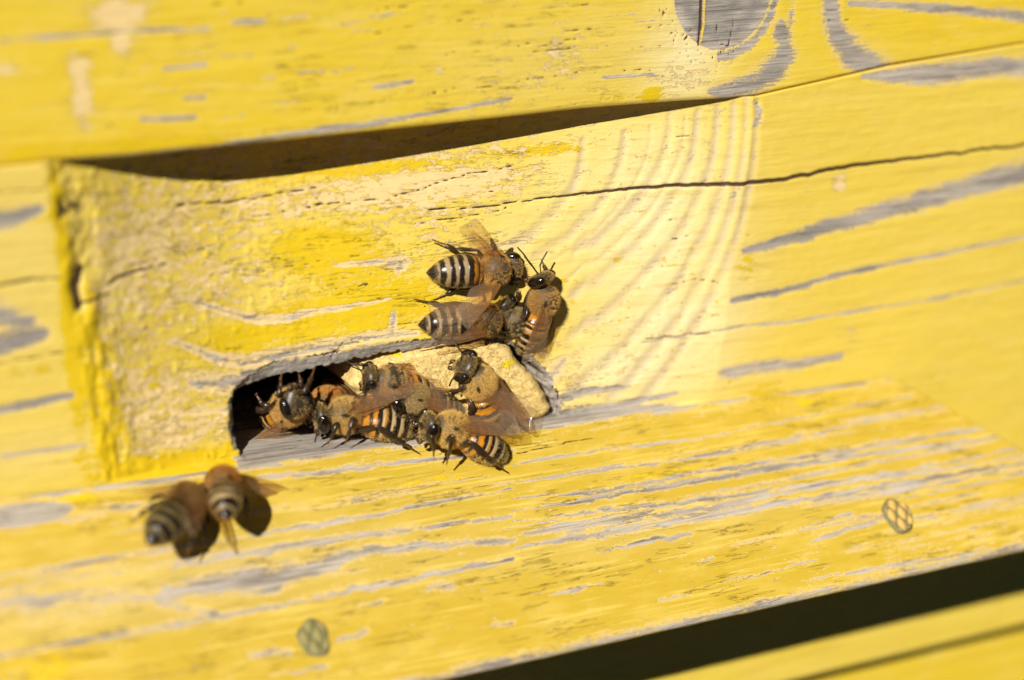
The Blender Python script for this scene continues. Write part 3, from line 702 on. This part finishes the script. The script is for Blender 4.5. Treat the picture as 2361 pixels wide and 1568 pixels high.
def bee_body(seed, orange, ap, ay, hp, hy, shiny=0.0, dark=0.0):
    """One continuous skin from the tip of the abdomen to the face, plus its colours; also hair roots."""
    NS = 34; rows, cols, matt, hair = [], [], [], []
    rng = np.random.default_rng(seed)
    def frame_abd(t):                                         # spine of the abdomen bends as it goes
        L = 7.6; k = 24; p = np.array((-1.75, 0, -.15)); s = np.linspace(0, t, k)
        dirs = []
        for x in s:
            a, b = math.radians(ap*min(1, x*1.3)), math.radians(ay*min(1, x*1.3))
            dirs.append((-math.cos(a)*math.cos(b), -math.sin(b), -math.sin(a)))
        d = np.array(dirs); p = p+d.mean(0)*L*t
        return p, d[-1]
    bounds = [0]+[b_+rng.normal(0, .012) for b_ in (.15, .31, .47, .63, .79)]+[1.0]
    pw = .29+.11*rng.random(); band = TAN*(.85+.35*rng.random())*np.array((1, .97+.1*rng.random(), .85+.35*rng.random()))
    secs = []
    for t in np.linspace(1, 0, 74):
        r = np.interp(t, [0, .03, .08, .16, .28, .45, .62, .76, .88, .95, 1], [.5, 1.0, 1.55, 1.98, 2.2, 2.18, 1.95, 1.52, .90, .50, .06])
        i = max(k for k in range(6) if t >= bounds[k]-1e-9); i = min(i, 5); f = (t-bounds[i])/(bounds[i+1]-bounds[i])
        r *= 1+.020*(f-.5)-(0.045 if f < .10 else 0)
        p, d = frame_abd(t)
        secs.append(('a', p, -d, r*1.02, r*.95, t, i, f))
    for x in np.linspace(-1.85, 1.75, 22):
        r = 2.08*math.sqrt(max(0, 1-(x/2.12)**2))
        r = max(r, .55)
        secs.append(('t', np.array((x, 0, .05)), np.array((1., 0, 0)), r*.98, r*.98, x, 0, 0))
    hpr, hyr = math.radians(hp), math.radians(hy)
    hd = np.array((math.cos(hpr)*math.cos(hyr), math.sin(hyr), -math.sin(hpr)))
    neck = np.array((1.75, 0, -.1))
    for x, w, h in ((.05, .55, .55), (.3, .75, .7), (.5, 1.35, 1.2), (.75, 1.72, 1.55), (1.05, 1.85, 1.72), (1.35, 1.8, 1.7), (1.6, 1.6, 1.55), (1.8, 1.3, 1.3), (1.95, .9, .95), (2.03, .45, .5), (2.06, .08, .08)):
        secs.append(('h', neck+hd*x+np.array((0, 0, -.1)), hd, w, h, x, 0, 0))
    V = []
    for kind, p, d, ry, rz, t, i, f in secs:
        side = np.cross(np.array((0, 0, 1.)), d); side /= np.linalg.norm(side)+1e-9
        upv = np.cross(d, side)
        for j in range(NS):
            th = 2*math.pi*j/NS; cs, sn = math.cos(th), math.sin(th)
            w, h = ry, rz
            if kind == 'h':
                dn = max(0, -sn); w = ry*(1-.42*dn**1.3); h = rz*(1+.30*dn)
            if kind == 't' and sn > .3 and -1.7 < t < -.8: h *= 1.03
            n = side*cs*w/max(ry, .01)+upv*sn*h/max(rz, .01)
            q = p+side*cs*w+upv*sn*h
            V.append(q)
            nz = rng.random()
            if kind == 'a':
                # bands: edge wavers a little round the body
                ff = f+.06*math.sin(3*th+i+seed)+.04*math.sin(7*th+2*i)+(.14*(nz-.5))
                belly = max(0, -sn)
                og = ORANGE*(.62+.75*min(1, max(0, math.sin(math.pi*min(1, max(0, f*1.15))))))*(.8+.4*nz)
                if i == 0: c = (og*1.05 if ff < .74 else DARK*2)
                elif i == 1: c = (og*.95*(.85+.4*orange) if ff < .20+.32*max(0, orange-.5)*2 else DARK*1.4)
                elif i == 2 and orange > .75: c = (band*.75+ORANGE*.3 if ff < .3 else (og*.8 if ff < .3+.25*orange else DARK))
                elif i == 5: c = band*.8 if ff < .22 else DARK
                else: c = band*.95 if ff < pw else DARK
                if orange < .5 and i < 2: c = c*.55+DARK*.4 if i == 1 else c*.75
                c = c*(1-dark)+DARK*dark
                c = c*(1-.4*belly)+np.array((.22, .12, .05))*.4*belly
                pale = i >= 2 and ff < .42
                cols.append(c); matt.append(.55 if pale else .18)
            elif kind == 't':
                bald = shiny*max(0, sn)*(1 if abs(t) < 1.3 else .3)
                cols.append(np.array((.15, .095, .040))*(1-bald)+np.array((.03, .024, .02))*bald); matt.append(.65-.45*bald)
            else:
                face = 1 if t > 1.1 else 0
                cols.append(np.array((.035, .022, .012)) if not face else np.array((.045, .032, .02))); matt.append(.4-.15*face*(1-.3))
    M = len(secs)
    F = [(k*NS+j, k*NS+(j+1) % NS, (k+1)*NS+(j+1) % NS, (k+1)*NS+j) for k in range(M-1) for j in range(NS)]
    F.append(tuple(range(NS))[::-1]); F.append(tuple(range((M-1)*NS, M*NS)))
    return np.array(V), F, np.array(cols), np.array(matt), secs, NS, neck, hd

def bee_hair(V, secs, NS, seed, shiny, tint):
    """Fine hairs: one slim triangle each."""
    rng = np.random.default_rng(seed+100); B, H, W, C = [], [], [], []
    M = len(secs); Vr = V.reshape(M, NS, 3)
    def grow(k, j, n, length, lean, colr, spread=.45, wid=.016):
        a = Vr[k, j]; b = Vr[min(k+1, M-1), j]; c_ = Vr[k, (j+1) % NS]; ctr = secs[k][1]
        for _ in range(n):
            u, v = rng.random(2); p = a+(b-a)*u+(c_-a)*v
            nrm = p-ctr; nrm /= np.linalg.norm(nrm)+1e-9
            d = nrm+lean*(-secs[k][2])+rng.normal(0, spread, 3); d /= np.linalg.norm(d)
            B.append(p-nrm*.03); H.append(d*length*(.55+.75*rng.random())); W.append(wid)
            C.append(np.array(colr)*(.75+.5*rng.random()))
    for k in range(M-1):
        kind, p, d, ry, rz, t, i, f = secs[k]
        for j in range(NS):
            sn = math.sin(2*math.pi*(j+.5)/NS)
            if kind == 't':
                bald = shiny > .2 and sn > .35 and abs(t) < 1.25
                if bald and rng.random() < min(1., shiny*1.1): continue
                big = abs(t) < 1.9
                grow(k, j, 17 if ry > 1.2 else 7, .50, .35, tint, .36)
            elif kind == 'h':
                if t < 1.2: grow(k, j, 10 if sn > -.3 else 7, .34, .1, tint*1.0, .4)
                elif t < 1.97: grow(k, j, 7, .22, .0, tint*1.25, .5)
            else:
                if t < .10: grow(k, j, 6, .50, .5, tint*1.05, .35)
                elif sn < -.25: grow(k, j, 1, .42, .9, tint*1.1, .45)
                elif i >= 2 and f < .42 and i < 6: grow(k, j, 2, .26, 1.6, TAN*1.05, .25, .03)
                elif rng.random() < .35: grow(k, j, 1, .20, 1.6, tint*.9, .3, .025)
    B, H, W, C = np.array(B), np.array(H), np.array(W), np.array(C)
    sd_ = np.cross(H, rng.normal(0, 1, H.shape)); sd_ /= np.linalg.norm(sd_, axis=1)[:, None]+1e-9
    P = np.stack([B-sd_*W[:, None], B+sd_*W[:, None], B+H], 1).reshape(-1, 3)
    return P, np.arange(len(P)).reshape(-1, 3), np.repeat(C, 3, 0)

def wing_mesh(length, width, hind):
    n, m = 22, 9; V, A = [], []
    for k in range(n):
        t = k/(n-1); x = length*t
        if hind: lead = .30*math.sin(math.pi*t)**.8*width*.5; trail = -width*(math.sin(math.pi*min(1, t**.75))**.7)
        else: lead = .10*width*math.sin(math.pi*t); trail = -width*(np.interp(t, [0, .08, .25, .45, .65, .8, .92, 1], [.06, .16, .42, .70, .94, .98, .72, .03]))
        for j in range(m):
            s = j/(m-1); y = lead+(trail-lead)*s
            z = .10*math.sin(s*9+t*3)*t+.16*math.sin(t*5+s*4)*s-.25*s*s
            V.append((x, y, z)); A.append(np.clip(1.05-t*.85-s*.35, 0, 1))
    F = [(k*m+j, (k+1)*m+j, (k+1)*m+j+1, k*m+j+1) for k in range(n-1) for j in range(m-1)]
    V = np.array(V); me = mesh_np('wing', V, F); set_attr(me, 'amber', A)
    G = V.reshape(n, m, 3); VV, FF = [], []
    def vein(path, r0, r1):
        p, t = resample([G[int(round(k)), int(round(j))]+np.array((0, 0, .02)) for k, j in path], 14)
        a, b = tube(p, (r0+(r1-r0)*t)*.68, 5); o = len(VV); VV.extend(a); FF.extend([tuple(q+o for q in f) for f in b])
    vein([(k, 0) for k in range(n)], .085, .035); vein([(k, m-1) for k in range(1, n)], .022, .022)
    if not hind:
        vein([(0, 1), (6, 1), (13, 1), (17, 0)], .06, .04); vein([(0, 3), (5, 3), (10, 3), (14, 4), (18, 4)], .055, .02); vein([(0, 6), (6, 6), (11, 6), (15, 8)], .05, .02)
        for p in ([(6, 1), (7, 3)], [(10, 1), (11, 3)], [(14, 1), (14, 4)], [(10, 3), (11, 6)], [(14, 4), (15, 6)], [(11, 6), (15, 5), (19, 6)], [(17, 1), (18, 4)]): vein(p, .035, .025)
    else:
        vein([(0, 2), (8, 2), (15, 3)], .05, .02); vein([(0, 4), (6, 4), (13, 6)], .045, .02); vein([(7, 2), (9, 5)], .03, .02)
    return me, mesh_np('vein_network', np.array(VV), FF)
FORE, FORE_V = wing_mesh(9.0, 3.0, False)
HIND, HIND_V = wing_mesh(6.3, 2.1, True)

def ellipsoid(c, r, nu=18, nv=12, R=None):
    V = [];
    for a in range(nv+1):
        for b in range(nu):
            ph, th = math.pi*a/nv, 2*math.pi*b/nu
            q = np.array((r[0]*math.sin(ph)*math.cos(th), r[1]*math.sin(ph)*math.sin(th), r[2]*math.cos(ph)))
            V.append(np.array(c)+(R@q if R is not None else q))
    F = [(a*nu+b, (a+1)*nu+b, (a+1)*nu+(b+1) % nu, a*nu+(b+1) % nu) for a in range(nv) for b in range(nu)]
    return np.array(V), F

LEG_TINT = np.array((0.030, 0.016, 0.008)); FOOT_TINT = np.array((0.16, 0.06, 0.016))
def leg_mesh(J, hind):
    """J: hip, knee, ankle, heel, claw."""
    J = np.asarray(J, float)
    hip, knee, ank, foot = J
    P, R, Fl, T = [], [], [], []
    def part(a, b, prof, flat, tint):
        for t, r in prof: P.append(a+(b-a)*t); R.append(r); Fl.append(flat); T.append(tint)
    w = 1.5 if hind else 1.0
    part(hip, knee, ((0, .26), (.25, .36), (.6, .34), (.92, .22)), 1.0, LEG_TINT)
    part(knee, ank, ((.03, .20), (.3, .27*w), (.75, .33*w), (.97, .24)), .55 if hind else .8, LEG_TINT*1.2)
    m1 = ank+(foot-ank)*.5
    part(ank, m1, ((.05, .20), (.3, .27*w), (.8, .25*w), (.98, .13)), .6 if hind else .8, LEG_TINT*1.6)
    bend = np.array((0, 0, -.12))
    part(m1, foot, ((.05, .10), (.3, .13), (.36, .09), (.6, .12), (.66, .08), (.9, .11), (1.0, .05)), 1.0, FOOT_TINT)
    V, F = tube(P, R, 9, Fl)
    o = len(V)
    d = foot-m1; d /= np.linalg.norm(d)+1e-9; s = np.cross(d, (0, 0, 1.)); s /= np.linalg.norm(s)+1e-9
    tint = list(np.repeat(np.array(T), 9, 0))
    for sg in (-1, 1):
        a, b = tube([foot-d*.05, foot+d*.15+s*sg*.10, foot+d*.22+s*sg*.2+np.array((0, 0, -.1))], [.05, .04, .012], 5)
        F += [tuple(q+len(V) for q in f) for f in b]; V += a; tint += [FOOT_TINT]*len(a)
    # spurs and bristles on shin and heel
    rng = np.random.default_rng(int(abs(J.sum()*1000)) % 9999)
    for _ in range(46 if hind else 26):
        t = rng.random(); a, b = (knee, ank) if t < .5 else (ank, m1); p = a+(b-a)*rng.random()
        dd = (b-a)/(np.linalg.norm(b-a)+1e-9)*.7+rng.normal(0, .7, 3); dd /= np.linalg.norm(dd)
        sd_ = np.cross(dd, rng.normal(0, 1, 3)); sd_ /= np.linalg.norm(sd_)+1e-9
        k = len(V); V += [p-sd_*.02, p+sd_*.02, p+dd*(.42+.2*rng.random())]; F.append((k, k+1, k+2)); tint += [TAN*.6]*3
    me = mesh_np('leg', np.array(V), F); set_attr(me, 'tint', np.array(tint)); set_attr(me, 'matt', np.full(len(V), .18))
    return me

HIPS = {'f': (1.1, .85, -1.55), 'm': (.1, 1.0, -1.75), 'h': (-.95, .95, -1.55)}
FEET = {'f': (3.3, 2.5, -2.6), 'm': (.3, 4.0, -2.6), 'h': (-4.7, 3.5, -2.5)}
def default_leg(key, side, rng, feet_z):
    hip = np.array(HIPS[key]); foot = np.array(FEET[key])+rng.normal(0, .35, 3)*np.array((1, 1, .2)); foot[2] = feet_z+rng.normal(0, .1)
    v = foot-hip
    if key == 'h': knee = hip+np.array((-1.0, 1.3, .75)); ank = knee+(foot-knee)*.48+np.array((0, .15, .1))
    elif key == 'm': knee = hip+np.array((.2, 1.6, .55)); ank = knee+(foot-knee)*.5+np.array((0, .2, .1))
    else: knee = hip+np.array((1.0, 1.1, .35)); ank = knee+(foot-knee)*.5+np.array((.1, .15, .1))
    J = np.array([hip, knee, ank, foot]); J[:, 1] *= side
    return J

def wing_matrix(base, direction, lead, side):
    """Wing root, the way it points, and the way its front edge faces."""
    x = np.array(direction, float); x /= np.linalg.norm(x)
    y = np.array(lead, float); y -= x*(y@x); y /= np.linalg.norm(y)
    z = np.cross(x, y)
    M = Matrix(((x[0], y[0], z[0], base[0]*MM), (x[1], y[1], z[1], base[1]*MM), (x[2], y[2], z[2], base[2]*MM), (0, 0, 0, 1)))
    return M

def make_bee(label, seed, thorax, toward_tail, up, orange=.8, ap=8, ay=0, hp=35, hy=0, scale=1.0, shiny=0.0, dark=0.0, tint=(0.42, 0.26, 0.09),
             legs=None, wings=None, feet_z=-2.5, antennae=None, skip=(), hair=True):
    T = on_plane(*thorax); Q = on_plane(*toward_tail)
    x = T-Q; x /= np.linalg.norm(x); z = np.array(up, float); z -= x*(z@x); z /= np.linalg.norm(z); y = np.cross(z, x)
    R = np.stack([x, y, z], 1)
    M = Matrix.Translation(Vector(T*MM)) @ Matrix(R.tolist()).to_4x4() @ Matrix.Scale(scale, 4)
    root = thing('honey_bee', label, 'bee', 'honey bees at the hive entrance', M)
    loc = lambda u, v, yy: (R.T @ (on_plane(u, v, yy)-T))/scale
    rng = np.random.default_rng(seed)
    tint = np.array(tint)*np.array((1.9, 1.92, 1.65))
    V, F, C, G, secs, NS, neck, hd = bee_body(seed, orange, ap, ay, hp, hy, shiny, dark)
    me = mesh_np('body', V, F); set_attr(me, 'tint', C); set_attr(me, 'matt', G)
    link('body', me, BODY, root)
    if hair:
        P, HF, HC = bee_hair(V, secs, NS, seed, shiny, tint)
        hm = mesh_np('hair', P, HF, False); set_attr(hm, 'tint', HC)
        h = link('hair', hm, HAIR, root); h['kind'] = 'stuff'
    # head pieces
    hs = np.cross(np.array((0, 0, 1.)), hd); hs /= np.linalg.norm(hs); hu = np.cross(hd, hs)
    HR = np.stack([hd, hs, hu], 1); hc = neck+hd*1.1+np.array((0, 0, -.1))
    for s in (1, -1):
        v, f = ellipsoid(hc+HR@np.array((.10, s*1.46, .12)), (.78, .66, 1.36), R=HR)
        link('eye', mesh_np('eye', v, f), EYE, root)
        if 'antenna' not in skip:
            a0 = hc+HR@np.array((.92, s*.32, .15))
            if antennae and antennae[(1-s)//2]:
                e, t_ = [loc(*q) for q in antennae[(1-s)//2]]
            else:
                e = a0+HR@np.array((.75, s*.75, .75)); t_ = e+HR@np.array((1.35+.4*rng.random(), s*(.9+.5*rng.random()), -.9+rng.random()))
            mid = e+(t_-e)*.5+HR@np.array((.15, 0, .1))
            p, t = resample([a0, e, mid, t_], 18)
            v, f = tube(p, np.interp(t, [0, .3, .36, .5, 1], [.085, .075, .10, .115, .095]), 7)
            am = mesh_np('antenna', np.array(v), f); set_attr(am, 'tint', np.tile(LEG_TINT*1.2, (len(v), 1))); set_attr(am, 'matt', np.full(len(v), .3)); link('antenna', am, LEG, root)
        v, f = tube([hc+HR@np.array((.55, s*.45, -1.75)), hc+HR@np.array((.75, s*.42, -2.15)), hc+HR@np.array((.7, s*.10, -2.5))], [.28, .26, .08], 8)
        mm = mesh_np('mandible', np.array(v), f); set_attr(mm, 'tint', np.tile(np.array((.09, .04, .015)), (len(v), 1))); set_attr(mm, 'matt', np.full(len(v), .25)); link('mandible', mm, LEG, root)
    # legs
    for key in 'fmh':
        for s in (1, -1):
            nm = key+('L' if s > 0 else 'R')
            if nm in skip: continue
            J = default_leg(key, s, rng, feet_z)
            if legs and nm in legs:
                q = [loc(*p_) for p_ in legs[nm]]
                J = np.array([J[0]]+q) if len(q) == 3 else np.array([J[0], J[1]]+q)
            link('leg', leg_mesh(J, key == 'h'), LEG, root)
    # wings
    for s in (1, -1):
        side = 'L' if s > 0 else 'R'
        spec = (wings or {}).get(side)
        if spec == 'none': continue
        base = np.array((.45, s*1.72, 1.20))
        v, f = ellipsoid((.40, s*1.74, 1.24), (.55, .22, .22), 12, 8)
        wr = mesh_np('wing_root', v, f); set_attr(wr, 'tint', np.tile(np.array((.05, .022, .01)), (len(v), 1))); set_attr(wr, 'matt', np.full(len(v), .12)); link('wing_root', wr, LEG, root)
        if spec is None: d, lead = np.array((-.97, s*(.10+.08*rng.random()), .02)), np.array((.0, s*1., -.55))
        else:
            d = spec[0] if len(spec[0]) != 3 or spec[0][0] < 20 else loc(*spec[0])-base
            lead = spec[1]
        d = np.array(d, float)
        for nm, me, vn, off, sh in (('fore_wing', FORE, FORE_V, (0, 0, .06), 0), ('hind_wing', HIND, HIND_V, (-.75, 0, -.28), .10)):
            dd = d/np.linalg.norm(d); dd = dd-np.array(lead)/np.linalg.norm(lead)*sh
            Mx = wing_matrix(base+np.array(off), dd, lead, s)
            w = link(nm, me if me.users == 0 else me, None, root)
            if not me.materials: me.materials.append(WING)
            if not vn.materials: vn.materials.append(VEIN)
            w.matrix_local = Mx if s > 0 else Mx
            vv = link('vein_network', vn, None, w)
    return root

# up-vectors are in hive coordinates: (0,-1,0) is straight out of the hive front
make_bee('upper bee on the wall with orange band and both wings spread wide', 11, (1142, 621, 1.6), (1010, 629, 2.2), (-.10, -1, .18), orange=.7, ap=6, hp=52, shiny=.45, tint=(.46, .29, .10),
         wings={'L': ((1080, 480, -3.6), (.75, .2, .65)), 'R': ((1094, 738, -3.4), (.9, -.3, .35))}, feet_z=-2.3,
         legs={'hL': [(1102, 577, 2.1), (1052, 574, 2.8), (998, 553, 3.8)], 'hR': [(1103, 664, 2.6), (1050, 666, 3.2), (1003, 690, 3.8)]})
make_bee('dark bee with folded wings just below the bee with spread wings', 12, (1122, 737, 1.5), (990, 748, 2.1), (-.05, -1, .22), orange=.35, ap=5, hp=50, shiny=.5, tint=(.38, .24, .08),
         feet_z=-2.3, wings={'L': ((-.985, .13, -.02), (0, 1, -.45)), 'R': ((-.985, -.13, -.02), (0, -1, -.45))},
         legs={'hL': [(1085, 700, 2.6), (1020, 702, 3.1), (957, 690, 3.6)], 'hR': [(1060, 785, 1.7), (1020, 790, 2.3), (968, 803, 3.1)]})
make_bee('bee standing head up at the right end of the upper group', 13, (1252, 690, 0.4), (1222, 810, 2.6), (.60, -.85, .12), orange=.9, ap=14, hp=40, shiny=.6, tint=(.40, .25, .09), feet_z=-2.6,
         wings={'L': ((-.97, .16, -.08), (0, 1, -.5)), 'R': ((-.97, -.20, -.02), (0, -1, -.4))},
         antennae=[((1222, 608, 0.5), (1193, 570, 1.0)), ((1245, 612, 0.0), (1262, 580, 0.2))],
         legs={'fL': [(1208, 700, 1.2), (1190, 703, 2.5), (1165, 712, 3.5)], 'mL': [(1204, 740, 1.0), (1185, 770, 2.0), (1158, 792, 3.0)]})
make_bee('greyish bee half hidden between the two wall bees and the upright one', 14, (1185, 738, 2.3), (1225, 800, 4.1), (-.25, -1, .05), orange=.3, ap=14, hp=45, shiny=.7, dark=.3, tint=(.30, .22, .11), feet_z=-1.6, scale=.92,
         wings={'L': 'none'}, skip=('antenna',))
make_bee('bee hanging upside down in the dark left end of the hole', 15, (668, 938, 5.4), (625, 972, 14.0), (.25, -.35, -1), orange=.9, ap=-12, hp=-18, shiny=0., scale=1.12, tint=(.44, .28, .10), feet_z=-2.4,
         legs={'fL': [(700, 905, 1.2), (712, 885, 1.6), (724, 853, 2.6)], 'fR': [(640, 916, 2.6), (646, 893, 3.0), (649, 861, 4.0)], 'mR': [(625, 935, 4.6), (606, 934, 5.1), (592, 912, 5.6)], 'mL': [(690, 900, 2.6), (694, 882, 3.0), (690, 866, 3.6)]},
         wings={'L': ((-.9, .5, .1), (0, 1, -.4)), 'R': ((-.85, -.45, .05), (0, -1, -.4))}, antennae=[None, ((718, 935, 0.6), (724, 960, 1.1))])
make_bee('shadowed orange bee deep in the hole behind the left ledge bee', 16, (752, 930, 8.0), (800, 905, 14.0), (-.15, -.75, .75), orange=.9, ap=6, hp=20, tint=(.42, .22, .06), feet_z=-2.0)
make_bee('bee on the grey ledge facing left with wings raised over its back', 17, (795, 958, 2.2), (905, 976, 1.0), (-.05, -.30, 1), orange=1.0, shiny=.25, ap=4, hp=20, hy=14, tint=(.46, .32, .125), scale=1.1, feet_z=-2.9,
         wings={'L': ((956, 905, 0.1), (.2, .6, -.75)), 'R': ((965, 900, 5.6), (0, -.7, -.6))},
         legs={'fL': [(778, 975, -0.2), (768, 1000, -0.4), (757, 1022, -0.2)], 'mL': [(816, 962, -0.6), (808, 990, -1.1), (797, 1021, -0.8)], 'hL': [(868, 982, -1.9), (909, 1010, -2.4), (963, 1043, -2.0)]},
         antennae=[((745, 965, 0.1), (726, 1020, 0.6)), None])
make_bee('grey backed bee facing left at the foam behind the ledge bee', 18, (898, 878, 2.4), (985, 906, 3.4), (-.12, -.62, .78), orange=.95, ap=8, hp=25, shiny=.75, tint=(.42, .28, .12), feet_z=-2.4,
         wings={'L': ((-.96, .24, .02), (0, 1, -.3)), 'R': ((-.96, -.12, .18), (0, -1, .3))},
         antennae=[((838, 905, -0.3), (816, 920, 0.2)), None], legs={'fL': [(845, 903, 0.7), (836, 925, 1.2), (826, 935, 2.2)]})
make_bee('drab striped bee wedged low between the foam and the front bees', 19, (955, 918, 1.6), (1045, 938, 2.6), (-.05, -.45, .9), orange=.15, ap=6, hp=45, tint=(.34, .25, .12), feet_z=-2.4, dark=.15, scale=.95, wings={'L': ((-.95, .3, -.1), (0, 1, -.5))}, skip=('antenna',))
make_bee('bee climbing head up on the front face of the foam', 20, (1102, 880, -1.8), (1125, 945, -0.8), (.42, -.90, .32), orange=1.0, ap=10, hp=25, hy=24, tint=(.50, .35, .13), scale=1.1, feet_z=-2.5,
         wings={'L': ((1158, 942, -4.0), (0, 1, -.1)), 'R': ((1214, 972, -2.6), (.3, -1, .2))},
         legs={'fL': [(1062, 898, -1.9), (1046, 905, -0.4), (1037, 925, 0.8)], 'mL': [(1075, 893, -3.0), (1056, 900, -1.8), (1016, 904, 0.1)], 'hL': [(1088, 930, -2.4), (1088, 950, -2.4), (1080, 962, -0.9)]},
         antennae=[((1048, 868, -1.9), (1036, 890, -0.9)), None])
make_bee('bee facing left in front at the lower right, on the painted board edge', 21, (1038, 990, -4.2), (1130, 1026, -4.2), (-.05, -.28, 1), orange=1.0, shiny=.3, ap=12, hp=18, hy=8, tint=(.50, .35, .13), scale=1.1, feet_z=-2.9,
         wings={'L': ((1182, 1003, -5.8), (.1, .75, -.65)), 'R': ((1180, 985, -1.4), (0, -.8, -.4))},
         legs={'fL': [(994, 1003, -6.4), (1000, 1030, -6.1), (1000, 1050, -5.6)], 'mL': [(1043, 1002, -7.2), (1038, 1035, -7.0), (1030, 1068, -6.2)], 'hL': [(1086, 1018, -7.0), (1118, 1052, -7.6), (1162, 1082, -6.8)]},
         antennae=[((962, 968, -6.1), (920, 962, -5.6)), ((956, 965, -4.6), (938, 990, -4.1))])
make_bee('out of focus dark brown bee at lower left with its tail pointing down left', 22, (431, 1156, -7.6), (368, 1219, -14.0), (.30, -.45, .85), orange=.35, ap=14, hp=40, dark=.75, tint=(.24, .14, .05), feet_z=-3.2, scale=1.08,
         wings={'L': ((-.93, .3, .12), (0, 1, -.4)), 'R': ((-.95, -.22, .1), (0, -1, -.4))})
make_bee('out of focus orange backed bee at lower left beside its own dark shadow', 23, (515, 1112, -5.8), (528, 1168, -14.5), (.15, -.45, .9), orange=.4, ap=22, hp=40, tint=(.34, .16, .035), feet_z=-3.0, scale=.95,
         wings={'L': ((-.95, .2, .05), (0, 1, -.4)), 'R': ((585, 1105, -5), (.4, -.8, .2))})
